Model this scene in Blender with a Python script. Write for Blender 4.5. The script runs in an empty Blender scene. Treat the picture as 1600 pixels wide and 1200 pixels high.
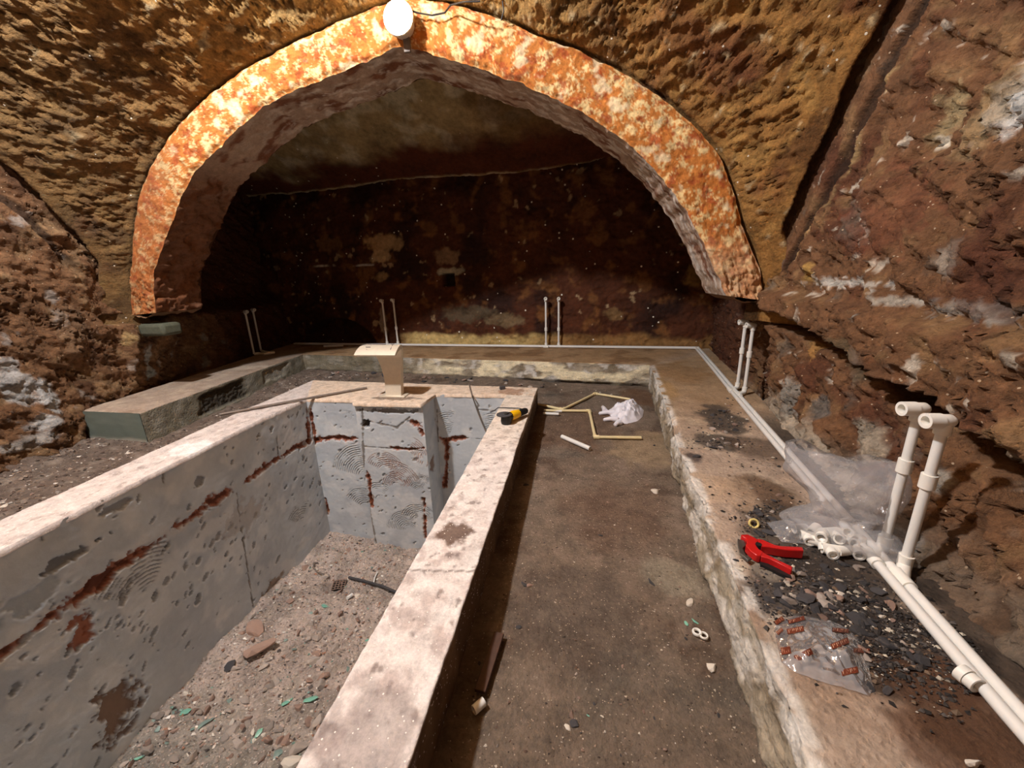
import bpy, math, random
import numpy as np
from mathutils import Vector, Matrix

random.seed(7)
rng = np.random.default_rng(11)
S = bpy.context.scene
COL = S.collection

# ------------------------------------------------------------------ camera
FPX = 605.0
CAM = np.array([0.0, 0.0, 1.2])
_Y = np.array([99.0, 171.0, FPX]); _Y /= np.linalg.norm(_Y)
_Z = -np.array([70.0, -2181.0, FPX]); _Z /= np.linalg.norm(_Z)
_Z = _Z - _Y * (_Z @ _Y); _Z /= np.linalg.norm(_Z)
_X = np.cross(_Y, _Z)
if _X[0] < 0: _X = -_X
ROT = np.array([_X, _Y, _Z])          # world axes written in camera axes (right, up, forward)
cam_d = bpy.data.cameras.new('camera')
cam_d.sensor_width = 36.0
cam_d.lens = FPX / 1600.0 * 36.0
cam_d.clip_start = 0.02
cam = bpy.data.objects.new('camera', cam_d); COL.objects.link(cam)
right = ROT @ np.array([1, 0, 0]); up = ROT @ np.array([0, 1, 0]); fwd = ROT @ np.array([0, 0, 1])
cam.matrix_world = Matrix(((right[0], up[0], -fwd[0], CAM[0]), (right[1], up[1], -fwd[1], CAM[1]),
                           (right[2], up[2], -fwd[2], CAM[2]), (0, 0, 0, 1)))
S.camera = cam

# ------------------------------------------------------------------ world, exposure, lights
w = bpy.data.worlds.new('world'); S.world = w; w.use_nodes = True
w.node_tree.nodes['Background'].inputs[0].default_value = (0.5, 0.6, 0.75, 1)
w.node_tree.nodes['Background'].inputs[1].default_value = 0.02
S.view_settings.view_transform = 'Standard'
S.view_settings.look = 'None'
S.view_settings.gamma = 1.0
S.view_settings.use_curve_mapping = False
S.view_settings.exposure = 0.0
LAMP_EMIT = 165.0
DOME_W = 760.0
FRONT_W = 15.0
def point_light(name, loc, watts, color, radius):
    l = bpy.data.lights.new(name, 'POINT'); l.energy = watts; l.color = color; l.shadow_soft_size = radius
    o = bpy.data.objects.new(name, l); o.location = loc; COL.objects.link(o); return o
point_light('dome_fill', (-2.25, 0.85, 4.05), DOME_W, (0.97, 0.97, 1.0), 0.10)  # fill light added high above the pool, no fixture there
point_light('front_fill', (-2.4, -1.2, 3.2), FRONT_W, (0.82, 0.9, 1.0), 0.25)  # weak fill added behind the camera, not a lamp of the room

# ------------------------------------------------------------------ pixel (of a 1600x1200 frame) to a point of the place
def ray(x, y): return ROT @ np.array([x - 800.0, 600.0 - y, FPX])
def onz(x, y, z):
    d = ray(x, y); return CAM + d * ((z - CAM[2]) / d[2])
def ony(x, y, v):
    d = ray(x, y); return CAM + d * ((v - CAM[1]) / d[1])
def onx(x, y, v):
    d = ray(x, y); return CAM + d * ((v - CAM[0]) / d[0])
def nearv(px, b):
    d = ray(*px); s = (b[0] * d[0] + b[1] * d[1]) / (d[0] ** 2 + d[1] ** 2); return CAM + d * s

# ------------------------------------------------------------------ noise
def _hash(ix, iy, iz, seed):
    h = (ix.astype(np.int64) * 374761393 + iy.astype(np.int64) * 668265263 + iz.astype(np.int64) * 2147483647 + seed * 974634777) & 0xffffffff
    h = ((h ^ (h >> 13)) * 1274126177) & 0xffffffff
    h = ((h ^ (h >> 16)) * 2246822519) & 0xffffffff
    return (h ^ (h >> 15)) & 0xffffffff
_G = np.random.default_rng(3).normal(size=(256, 3)); _G /= np.linalg.norm(_G, axis=1)[:, None]
def noise(p, seed=0):
    sh = p.shape[:-1]; p = p.reshape(-1, 3)
    i = np.floor(p).astype(np.int64); f = p - i; u = f * f * f * (f * (f * 6 - 15) + 10)
    r = np.zeros(len(p))
    for dx in (0, 1):
        wx = u[:, 0] if dx else 1 - u[:, 0]
        for dy in (0, 1):
            wy = u[:, 1] if dy else 1 - u[:, 1]
            for dz in (0, 1):
                wz = u[:, 2] if dz else 1 - u[:, 2]
                g = _G[_hash(i[:, 0] + dx, i[:, 1] + dy, i[:, 2] + dz, seed) & 255]
                r += wx * wy * wz * ((f - np.array([dx, dy, dz])) * g).sum(1)
    return (r * 1.6).reshape(sh)
def fbm(p, scale, octv=4, seed=0, gain=0.5):
    r = 0; a = 1; s = np.asarray(scale, float); t = 0
    for k in range(octv):
        r = r + a * noise(p * s, seed + k * 17); t += a; a *= gain; s = s * 2.03
    return r / t * 1.4
def sstep(a, b, x):
    t = np.clip((x - a) / (b - a), 0, 1); return t * t * (3 - 2 * t)
def terrace(h, n, sharp=0.75):
    q = h * n; i = np.floor(q); f = q - i; return (i + sstep(sharp, 1.0, f)) / n

def lin(c):
    c = np.asarray(c, float) / 255.0
    return np.where(c <= 0.04045, c / 12.92, ((c + 0.055) / 1.055) ** 2.4)
def const(P, c): return np.broadcast_to(lin(c), P.shape).copy()
def mix(col, c, m):
    c = lin(c) if np.ndim(c) == 1 else c
    return col * (1 - m[..., None]) + c * m[..., None]
def blob(col, P, c, rad, colr, strength=1.0, warp=0.35, ns=9.0, seed=5):
    d = np.linalg.norm((P - np.asarray(c)) / np.asarray(rad), axis=-1) + warp * fbm(P, ns, 4, seed)
    return mix(col, colr, strength * sstep(1.15, 0.75, d))
def segdist(P2, pts):
    best = np.full(P2.shape[:-1], 1e9)
    for a, b in zip(pts[:-1], pts[1:]):
        a = np.asarray(a, float); b = np.asarray(b, float); ab = b - a
        t = np.clip(((P2 - a) @ ab) / (ab @ ab + 1e-12), 0, 1)
        best = np.minimum(best, np.linalg.norm(P2 - (a + t[..., None] * ab), axis=-1))
    return best

# ------------------------------------------------------------------ meshes
def gnormal(P):
    du = np.gradient(P, axis=1); dv = np.gradient(P, axis=0)
    n = np.cross(du, dv); return n / (np.linalg.norm(n, axis=-1, keepdims=True) + 1e-12)
def link(o, parent=None):
    COL.objects.link(o)
    if parent: o.parent = parent
    return o
def tag(o, label=None, cat=None, group=None, kind=None):
    if label: o['label'] = label
    if cat: o['category'] = cat
    if group: o['group'] = group
    if kind: o['kind'] = kind
    return o
def empty(name, loc, label, cat, group=None):
    o = bpy.data.objects.new(name, None); o.empty_display_size = 0.05; o.location = loc; COL.objects.link(o)
    return tag(o, label, cat, group)
def grids_obj(name, grids, mat, parent=None, origin=(0, 0, 0), smooth=True):
    """grids: list of (P[nv,nu,3], col[nv,nu,3] or None, flip)"""
    vs = []; cs = []; fs = []; off = 0
    for P, c, flip in grids:
        nv, nu = P.shape[:2]; idx = np.arange(nv * nu).reshape(nv, nu) + off
        q = np.stack([idx[:-1, :-1], idx[:-1, 1:], idx[1:, 1:], idx[1:, :-1]], -1).reshape(-1, 4)
        if flip: q = q[:, ::-1]
        vs.append(P.reshape(-1, 3)); fs.append(q)
        cs.append((c if c is not None else np.full(P.shape, 0.5)).reshape(-1, 3)); off += nv * nu
    V = np.concatenate(vs) - np.asarray(origin); F = np.concatenate(fs); Cc = np.concatenate(cs)
    me = bpy.data.meshes.new(name)
    me.vertices.add(len(V)); me.vertices.foreach_set('co', V.astype(np.float32).ravel())
    me.loops.add(F.size); me.loops.foreach_set('vertex_index', F.astype(np.int32).ravel())
    me.polygons.add(len(F)); me.polygons.foreach_set('loop_start', np.arange(0, F.size, 4, dtype=np.int32))
    me.update(calc_edges=True)
    a = me.color_attributes.new('Col', 'FLOAT_COLOR', 'POINT')
    a.data.foreach_set('color', np.concatenate([Cc, np.ones((len(Cc), 1))], 1).astype(np.float32).ravel())
    me.polygons.foreach_set('use_smooth', np.full(len(F), smooth))
    me.materials.append(mat)
    o = bpy.data.objects.new(name, me); o.location = (0, 0, 0) if parent else origin
    if not parent: pass
    return link(o, parent)

class MB:
    """collects loose geometry in world coordinates"""
    def __init__(s): s.v = []; s.f = []; s.m = []
    def add(s, V, F, m=0):
        o = len(s.v); s.v += [tuple(map(float, x)) for x in V]; s.f += [tuple(i + o for i in q) for q in F]; s.m += [m] * len(F); return s
    def tube(s, pts, r, n=12, m=0, caps=True, hollow=0.0):
        pts = [Vector(p) for p in pts]; rr = r if hasattr(r, '__len__') else [r] * len(pts)
        rings = []; prev = None
        for i, p in enumerate(pts):
            t = (pts[min(i + 1, len(pts) - 1)] - pts[max(i - 1, 0)]).normalized()
            if prev is None:
                a = Vector((0, 0, 1)) if abs(t.z) < 0.9 else Vector((1, 0, 0)); nrm = (a - t * a.dot(t)).normalized()
            else:
                nrm = (prev - t * prev.dot(t)).normalized()
            prev = nrm; b = t.cross(nrm)
            rings.append([p + (nrm * math.cos(2 * math.pi * k / n) + b * math.sin(2 * math.pi * k / n)) * rr[i] for k in range(n)])
        V = [v for R_ in rings for v in R_]; F = []
        for i in range(len(rings) - 1):
            for k in range(n):
                F.append((i * n + k, i * n + (k + 1) % n, (i + 1) * n + (k + 1) % n, (i + 1) * n + k))
        if hollow:
            base = len(V)
            for j, i in enumerate((0, len(pts) - 1)):
                c = pts[i]; nb = pts[1] if i == 0 else pts[-2]; inn = (nb - c).normalized() * min((nb - c).length * 0.6, rr[i] * 1.6)
                ib = len(V); V += [c + (v - c) * hollow for v in rings[i]]; ic = len(V); V += [c + inn + (v - c) * hollow for v in rings[i]]
                cc = len(V); V.append(c + inn)
                for k in range(n):
                    k2 = (k + 1) % n; q1 = (i * n + k, ib + k, ib + k2, i * n + k2); q2 = (ib + k, ic + k, ic + k2, ib + k2); q3 = (ic + k, cc, ic + k2)
                    for q in (q1, q2, q3): F.append(q if i == 0 else tuple(reversed(q)))
        elif caps:
            F.append(tuple(reversed(range(n)))); F.append(tuple(range((len(rings) - 1) * n, len(rings) * n)))
        return s.add(V, F, m)
    def prism(s, poly, z0, z1, m=0):
        n = len(poly); V = [(p[0], p[1], z0) for p in poly] + [(p[0], p[1], z1) for p in poly]
        F = [tuple(range(n, 2 * n)), tuple(reversed(range(n)))] + [(i, (i + 1) % n, n + (i + 1) % n, n + i) for i in range(n)]
        return s.add(V, F, m)
    def box(s, c, sx, sy, sz, rz=0, m=0):
        V = []
        for x, y, z in ((-1, -1, -1), (1, -1, -1), (1, 1, -1), (-1, 1, -1), (-1, -1, 1), (1, -1, 1), (1, 1, 1), (-1, 1, 1)):
            X, Y = x * sx / 2, y * sy / 2
            V.append((c[0] + X * math.cos(rz) - Y * math.sin(rz), c[1] + X * math.sin(rz) + Y * math.cos(rz), c[2] + z * sz / 2))
        return s.add(V, [(0, 3, 2, 1), (4, 5, 6, 7), (0, 1, 5, 4), (1, 2, 6, 5), (2, 3, 7, 6), (3, 0, 4, 7)], m)
    def grid(s, P, m=0, flip=False):
        nv, nu = P.shape[:2]; F = []
        for i in range(nv - 1):
            for j in range(nu - 1):
                q = (i * nu + j, i * nu + j + 1, (i + 1) * nu + j + 1, (i + 1) * nu + j); F.append(tuple(reversed(q)) if flip else q)
        return s.add(P.reshape(-1, 3), F, m)
    def build(s, name, mats, parent=None, origin=(0, 0, 0), smooth=True, bevel=0.0):
        if parent is not None: origin = world_loc(parent)
        o = np.asarray(origin, float); me = bpy.data.meshes.new(name)
        me.from_pydata([tuple(np.asarray(v) - o) for v in s.v], [], s.f)
        for mt in (mats if isinstance(mats, (list, tuple)) else [mats]): me.materials.append(mt)
        for p, mi in zip(me.polygons, s.m): p.material_index = mi; p.use_smooth = smooth
        if smooth:
            try: me.set_sharp_from_angle(angle=math.radians(42))
            except Exception: pass
        ob = bpy.data.objects.new(name, me); ob.location = (0, 0, 0) if parent else tuple(o)
        link(ob, parent)
        if bevel:
            b = ob.modifiers.new('bevel', 'BEVEL'); b.width = bevel; b.segments = 2; b.limit_method = 'ANGLE'
        return ob
def world_loc(o):
    v = Vector((0, 0, 0))
    while o: v += o.location; o = o.parent
    return v

# ------------------------------------------------------------------ materials
def newmat(name):
    m = bpy.data.materials.new(name); m.use_nodes = True; nt = m.node_tree; return m, nt, nt.nodes['Principled BSDF']
def nd(nt, t, **kw):
    n = nt.nodes.new(t)
    for k, v in kw.items(): n.inputs[k].default_value = v
    return n
def rock_mat(name, rough=0.9, var=0.35, vscale=30.0, bump=0.5, bscale=60.0, bdist=0.01, grit=0.0, gritcol=(235, 225, 205), gritscale=90.0, spec=0.3, pits=0.0, pitscale=60.0, stretch=(1, 1, 1)):
    m, nt, b = newmat(name); L = nt.links
    at = nt.nodes.new('ShaderNodeAttribute'); at.attribute_name = 'Col'
    tc = nt.nodes.new('ShaderNodeTexCoord'); mp = nt.nodes.new('ShaderNodeMapping'); mp.inputs['Scale'].default_value = stretch
    L.new(tc.outputs['Object'], mp.inputs[0])
    n1 = nd(nt, 'ShaderNodeTexNoise', Scale=vscale, Detail=6.0, Roughness=0.7); L.new(mp.outputs[0], n1.inputs['Vector'])
    n2 = nd(nt, 'ShaderNodeTexNoise', Scale=vscale * 0.18, Detail=4.0, Roughness=0.6); L.new(mp.outputs[0], n2.inputs['Vector'])
    ad = nt.nodes.new('ShaderNodeMath'); ad.operation = 'ADD'; L.new(n1.outputs[0], ad.inputs[0]); L.new(n2.outputs[0], ad.inputs[1])
    mr = nd(nt, 'ShaderNodeMapRange', **{'From Min': 0.65, 'From Max': 1.35, 'To Min': 1 - var, 'To Max': 1 + var * 0.9}); L.new(ad.outputs[0], mr.inputs[0])
    mul = nt.nodes.new('ShaderNodeVectorMath'); mul.operation = 'SCALE'; L.new(at.outputs['Color'], mul.inputs[0]); L.new(mr.outputs[0], mul.inputs['Scale'])
    out = mul.outputs[0]
    if grit > 0:
        vo = nd(nt, 'ShaderNodeTexVoronoi', Scale=gritscale, Randomness=1.0); L.new(tc.outputs['Object'], vo.inputs['Vector'])
        sc = nt.nodes.new('ShaderNodeSeparateColor'); L.new(vo.outputs['Color'], sc.inputs[0])
        t1 = nt.nodes.new('ShaderNodeMath'); t1.operation = 'LESS_THAN'; t1.inputs[1].default_value = grit; L.new(sc.outputs[0], t1.inputs[0])
        t2 = nt.nodes.new('ShaderNodeMath'); t2.operation = 'LESS_THAN'; t2.inputs[1].default_value = 0.34; L.new(vo.outputs['Distance'], t2.inputs[0])
        t3 = nt.nodes.new('ShaderNodeMath'); t3.operation = 'MULTIPLY'; L.new(t1.outputs[0], t3.inputs[0]); L.new(t2.outputs[0], t3.inputs[1])
        mx = nt.nodes.new('ShaderNodeMix'); mx.data_type = 'RGBA'; L.new(t3.outputs[0], mx.inputs[0]); L.new(out, mx.inputs[6])
        mx.inputs[7].default_value = tuple(lin(gritcol)) + (1,); out = mx.outputs[2]
    L.new(out, b.inputs['Base Color'])
    nb = nd(nt, 'ShaderNodeTexNoise', Scale=bscale, Detail=7.0, Roughness=0.68); L.new(mp.outputs[0], nb.inputs['Vector'])
    h = nb.outputs[0]
    if pits > 0:
        vp = nd(nt, 'ShaderNodeTexVoronoi', Scale=pitscale, Randomness=1.0); L.new(mp.outputs[0], vp.inputs['Vector'])
        mm = nd(nt, 'ShaderNodeMapRange', **{'From Min': 0.0, 'From Max': 0.5, 'To Min': -pits, 'To Max': 0.0}); L.new(vp.outputs['Distance'], mm.inputs[0])
        a2 = nt.nodes.new('ShaderNodeMath'); a2.operation = 'ADD'; L.new(h, a2.inputs[0]); L.new(mm.outputs[0], a2.inputs[1]); h = a2.outputs[0]
    bp = nd(nt, 'ShaderNodeBump', Strength=bump, Distance=bdist); L.new(h, bp.inputs['Height']); L.new(bp.outputs[0], b.inputs['Normal'])
    b.inputs['Roughness'].default_value = rough; b.inputs['Specular IOR Level'].default_value = spec
    return m
def plain_mat(name, c, rough=0.5, metal=0.0, var=0.08, scale=40.0, bump=0.0, objvar=0.0, spec=0.5):
    m, nt, b = newmat(name); L = nt.links
    tc = nt.nodes.new('ShaderNodeTexCoord'); n1 = nd(nt, 'ShaderNodeTexNoise', Scale=scale, Detail=5.0, Roughness=0.65); L.new(tc.outputs['Object'], n1.inputs['Vector'])
    mr = nd(nt, 'ShaderNodeMapRange', **{'From Min': 0.3, 'From Max': 0.7, 'To Min': 1 - var, 'To Max': 1 + var}); L.new(n1.outputs[0], mr.inputs[0])
    val = mr.outputs[0]
    if objvar:
        oi = nt.nodes.new('ShaderNodeObjectInfo'); m2 = nd(nt, 'ShaderNodeMapRange', **{'To Min': 1 - objvar, 'To Max': 1 + objvar}); L.new(oi.outputs['Random'], m2.inputs[0])
        mm = nt.nodes.new('ShaderNodeMath'); mm.operation = 'MULTIPLY'; L.new(val, mm.inputs[0]); L.new(m2.outputs[0], mm.inputs[1]); val = mm.outputs[0]
    v = nt.nodes.new('ShaderNodeVectorMath'); v.operation = 'SCALE'; v.inputs[0].default_value = tuple(lin(c)); L.new(val, v.inputs['Scale'])
    L.new(v.outputs[0], b.inputs['Base Color'])
    b.inputs['Roughness'].default_value = rough; b.inputs['Metallic'].default_value = metal; b.inputs['Specular IOR Level'].default_value = spec
    if bump:
        bp = nd(nt, 'ShaderNodeBump', Strength=bump, Distance=0.004); L.new(n1.outputs[0], bp.inputs['Height']); L.new(bp.outputs[0], b.inputs['Normal'])
    return m
M_web = rock_mat('ochre_stone', var=0.55, vscale=50, bump=0.9, bscale=38, bdist=0.03, grit=0.012, gritscale=60)
M_arch = rock_mat('painted_plaster', var=0.34, vscale=70, bump=0.6, bscale=55, bdist=0.014)
M_wall = rock_mat('red_brown_rock', var=0.55, vscale=45, bump=0.9, bscale=30, bdist=0.035, grit=0.02, gritcol=(205, 180, 150), gritscale=90)
M_back = rock_mat('dark_plaster', var=0.5, vscale=20, bump=0.5, bscale=26, bdist=0.02, grit=0.012, gritscale=28)
M_floor = rock_mat('packed_dirt', var=0.45, vscale=60, bump=1.0, bscale=70, bdist=0.018, grit=0.05, gritscale=170, gritcol=(196, 178, 155))
M_bench = rock_mat('bench_mortar', var=0.35, vscale=55, bump=0.75, bscale=70, bdist=0.01, pits=0.5, pitscale=55)
M_pool = rock_mat('grey_tile_adhesive', rough=0.85, var=0.07, vscale=35, bump=0.35, bscale=90, bdist=0.004)
M_curb = rock_mat('curb_mortar', var=0.34, vscale=85, bump=0.7, bscale=110, bdist=0.006, grit=0.07, gritscale=140, gritcol=(240, 232, 225))
M_rubble = rock_mat('rubble_dust', var=0.4, vscale=60, bump=0.9, bscale=75, bdist=0.02, grit=0.12, gritscale=110, gritcol=(215, 205, 195), pits=0.6, pitscale=45)
M_pipe = plain_mat('white_pipe_plastic', (232, 230, 224), 0.35, var=0.02)
M_fit = plain_mat('fitting_plastic', (240, 237, 228), 0.4, var=0.03)
M_dark = plain_mat('dark_hole', (18, 16, 14), 0.9)
M_stone_g = plain_mat('grey_stone', (168, 156, 146), 0.9, var=0.25, scale=60, bump=0.6, objvar=0.3)
M_stone_b = plain_mat('brown_stone', (150, 124, 110), 0.9, var=0.25, scale=60, bump=0.6, objvar=0.3)
M_stone_d = plain_mat('slate_stone', (66, 64, 66), 0.85, var=0.3, scale=50, bump=0.6, objvar=0.35)
M_stone_w = plain_mat('pale_stone', (215, 205, 190), 0.85, var=0.15, scale=60, bump=0.4, objvar=0.1)
M_green = plain_mat('green_glaze', (122, 178, 158), 0.25, var=0.12, scale=30, objvar=0.15)
M_greygreen = plain_mat('grey_green_tile', (118, 138, 130), 0.4, var=0.12, scale=30, objvar=0.15)
M_red = plain_mat('red_enamel', (190, 26, 26), 0.3, var=0.05)
M_redd = plain_mat('red_grip_shadow', (120, 10, 12), 0.5, var=0.05)
M_steel = plain_mat('grey_steel', (120, 118, 114), 0.38, metal=0.8, var=0.1)
M_black = plain_mat('black_rubber', (24, 23, 24), 0.55, var=0.1)
M_yellow = plain_mat('yellow_plastic', (245, 190, 15), 0.4, var=0.04)
M_cream = plain_mat('cream_steel', (225, 212, 190), 0.4, metal=0.25, var=0.05)
M_grey = plain_mat('grey_rod', (120, 108, 98), 0.6, var=0.15)
M_ivory = plain_mat('ivory_pipe', (232, 214, 165), 0.4, var=0.04)
M_bagw = plain_mat('white_bag', (235, 232, 238), 0.45, var=0.03)
M_wood = plain_mat('brown_wood', (70, 45, 32), 0.8, var=0.25)
M_ink = plain_mat('brown_ink', (105, 48, 30), 0.4)
M_inkl = plain_mat('pale_ink', (190, 150, 125), 0.4)
M_mark = plain_mat('grey_print', (120, 110, 112), 0.5)
def emit_mat(name, c, s):
    m, nt, b = newmat(name); b.inputs['Base Color'].default_value = (0.9, 0.9, 0.88, 1); b.inputs['Roughness'].default_value = 0.3
    b.inputs['Emission Color'].default_value = tuple(lin(c)) + (1,); b.inputs['Emission Strength'].default_value = s; return m
M_glow = emit_mat('lamp_diffuser', (255, 216, 168), LAMP_EMIT)
def film_mat(name, trans=0.72, gloss_rough=0.12, tint=(0.93, 0.92, 0.93), body=(0.8, 0.8, 0.82)):
    m, nt, b = newmat(name); nt.nodes.remove(b); out = nt.nodes['Material Output']; L = nt.links
    tr = nt.nodes.new('ShaderNodeBsdfTransparent'); tr.inputs[0].default_value = tint + (1,)
    df = nt.nodes.new('ShaderNodeBsdfDiffuse'); df.inputs[0].default_value = body + (1,)
    gl = nt.nodes.new('ShaderNodeBsdfGlossy'); gl.inputs['Roughness'].default_value = gloss_rough
    m1 = nt.nodes.new('ShaderNodeMixShader'); m1.inputs[0].default_value = 1 - trans; L.new(tr.outputs[0], m1.inputs[1]); L.new(df.outputs[0], m1.inputs[2])
    lw = nt.nodes.new('ShaderNodeLayerWeight'); lw.inputs[0].default_value = 0.35
    mr = nd(nt, 'ShaderNodeMapRange', **{'To Min': 0.06, 'To Max': 0.6}); L.new(lw.outputs['Fresnel'], mr.inputs[0])
    tc = nt.nodes.new('ShaderNodeTexCoord'); nn = nd(nt, 'ShaderNodeTexNoise', Scale=22.0, Detail=3.0); L.new(tc.outputs['Object'], nn.inputs['Vector'])
    bp = nd(nt, 'ShaderNodeBump', Strength=0.6, Distance=0.02); L.new(nn.outputs[0], bp.inputs['Height']); L.new(bp.outputs[0], gl.inputs['Normal'])
    m2 = nt.nodes.new('ShaderNodeMixShader'); L.new(mr.outputs[0], m2.inputs[0]); L.new(m1.outputs[0], m2.inputs[1]); L.new(gl.outputs[0], m2.inputs[2])
    L.new(m2.outputs[0], out.inputs[0]); return m
M_film = film_mat('clear_film', trans=0.78, body=(0.85, 0.85, 0.87), gloss_rough=0.08)
M_film2 = film_mat('clear_film_flat', trans=0.7, tint=(0.9, 0.86, 0.84))

# ------------------------------------------------------------------ measures of the place
YA = 2.97                 # front plane of the arch
ACX, ACZ = -1.33, 1.0
ZC, ZB = 0.20, 0.24       # tops of pool curb and bench
ext_px = [(203, 492), (203, 400), (213, 310), (240, 245), (280, 190), (340, 135), (420, 85), (500, 45), (570, 15), (620, -3), (680, 0), (760, 20), (840, 55), (940, 95), (1010, 135), (1080, 190), (1125, 240), (1140, 280), (1160, 350), (1188, 420), (1198, 470)]
inn_px = [(240, 490), (237, 430), (265, 350), (300, 270), (345, 225), (410, 165), (500, 125), (570, 95), (612, 74), (640, 74), (720, 98), (800, 125), (880, 160), (950, 200), (1010, 250), (1060, 310), (1095, 370), (1118, 420), (1136, 462)]
def polar(px):
    W = np.array([ony(x, y, YA) for x, y in px]); t = np.arctan2(W[:, 2] - ACZ, W[:, 0] - ACX); r = np.hypot(W[:, 2] - ACZ, W[:, 0] - ACX)
    t = np.where(t < -1.5, t + 2 * math.pi, t)
    o = np.argsort(t); return t[o], r[o]
TE, RE = polar(ext_px); TI, RI = polar(inn_px)
def r_ext(t): return np.interp(t, TE, RE)
def r_inn(t): return np.interp(t, TI, RI)
KWEB = 1.4
RB_Y = [-1.6, 0.75, 0.85, 1.33, 1.99, 3.13, 5.4]; RB_X = [0.85, 1.02, 1.044, 1.114, 1.197, 1.394, 1.66]
LB_Y = [-1.6, 1.0, 1.8, 2.4, 3.2, 4.85, 5.9]; LB_X = [-3.75, -3.8, -3.87, -3.99, -4.27, -4.62, -4.66]
def web_y(x, z):
    t = np.arctan2(z - ACZ, x - ACX); return YA + 0.05 - KWEB * np.maximum(0, np.hypot(z - ACZ, x - ACX) - r_ext(np.clip(t, TE[0], TE[-1])))
def back_y(x): return 5.75 + (x + 4.586) * (5.23 - 5.75) / 6.137

def dirty(P, seed): return fbm(P, 2.2, 4, seed)

# ------------------------------------------------------------------ ceiling: the vault web above the arch
t = np.concatenate([np.linspace(-0.06, math.pi + 0.09, 760)])
d = np.concatenate([np.linspace(-0.10, 1.25, 125), np.linspace(1.27, 1.9, 16)])
T, D = np.meshgrid(t, d)
Rr = r_ext(np.clip(T, TE[0], TE[-1])) + D
P = np.stack([ACX + Rr * np.cos(T), YA + 0.05 - KWEB * np.maximum(0, D), ACZ + Rr * np.sin(T)], -1)
n = gnormal(P); n = n * np.sign((n * (CAM - P)).sum(-1, keepdims=True))
q = P * np.array([1.0, 1.0, 1.0])
an = fbm(q, (8.0, 11.0, 17.0), 4, 21); lowf = fbm(P, 1.6, 3, 22)
h = 0.05 * lowf + 0.030 * terrace(an, 3.4, 0.66) + 0.016 * terrace(fbm(P, (20, 26, 38), 4, 29), 2.5, 0.6) + 0.012 * fbm(P, 40, 3, 23)
cr_ = sstep(0.05, 0.012, np.abs(fbm(P, (3.2, 5.5, 12.0), 4, 30, .6))) * sstep(-.1, .15, fbm(P, 2.2, 3, 31)); h = h - 0.028 * cr_
h = h * sstep(0.0, 0.06, D) - 0.03 * sstep(0.03, 0.0, D)
dwr = np.minimum(1.335 + 0.03 * sstep(1.2, 2.3, P[..., 2]) - P[..., 0], P[..., 0] + 4.03) + 0.018 * fbm(P, 6, 4, 47)
grv = sstep(0.065, 0.045, dwr) * sstep(1.1, 1.2, P[..., 2]) * sstep(0.12, 0.2, D)
h = h * (1 - 0.8 * sstep(0.15, 0.08, dwr))
P = P + n * h[..., None]; P[..., 1] += 0.13 * grv
c = const(P, (160, 116, 62))
c = mix(c, (112, 76, 40), sstep(0.0, 0.5, fbm(P, 3.5, 4, 24)))
c = mix(c, (176, 134, 74), 0.8 * sstep(0.1, 0.5, fbm(P, 6, 4, 25)))
c = mix(c, (110, 60, 40), 0.6 * sstep(0.25, 0.5, fbm(P, 2.0, 3, 26)) * sstep(1.2, 2.0, np.abs(P[..., 0] + 1.2)))
c = mix(c, (196, 160, 100), 0.6 * sstep(1.6, 0.6, np.abs(P[..., 0] + 1.2)))  # paler around the lamp: its glow on the stone painted in
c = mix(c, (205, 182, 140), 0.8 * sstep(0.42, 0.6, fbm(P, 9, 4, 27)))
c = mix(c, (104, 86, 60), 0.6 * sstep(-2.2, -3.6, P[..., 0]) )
c = mix(c, (40, 22, 12), 0.75 * sstep(0.018, -0.02, D + 0.02 * fbm(P, 12, 2, 28)))  # dark band along the arch ring: shade of the recess painted in
c = mix(c, (58, 40, 26), 0.8 * grv)  # groin groove coloured dark to deepen its shade
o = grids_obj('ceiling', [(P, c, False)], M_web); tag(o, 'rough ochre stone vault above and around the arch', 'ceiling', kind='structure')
# upper dome closing the room
gx, gy = np.meshgrid(np.linspace(-5.2, 2.6, 60), np.linspace(-2.1, 3.3, 50))
P = np.stack([gx, gy, 4.55 - 0.10 * ((gx + 1.3) ** 2 * 0.5) + 0.05 * fbm(np.stack([gx, gy, gx * 0], -1), 2, 3, 5)], -1)
tag(grids_obj('ceiling', [(P, const(P, (120, 86, 48)), True)], M_web), 'upper ochre vault over the room', 'ceiling', kind='structure')
gx, gz = np.meshgrid(np.linspace(-5.2, 2.6, 60), np.linspace(-0.1, 4.8, 50))
P = np.stack([gx, -1.75 + 0.06 * fbm(np.stack([gx, gz, gx * 0], -1), 2, 3, 6), gz], -1)
tag(grids_obj('wall_front', [(P, const(P, (110, 84, 58)), True)], M_wall), 'rock wall behind the viewpoint', 'wall', kind='structure')

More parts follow.
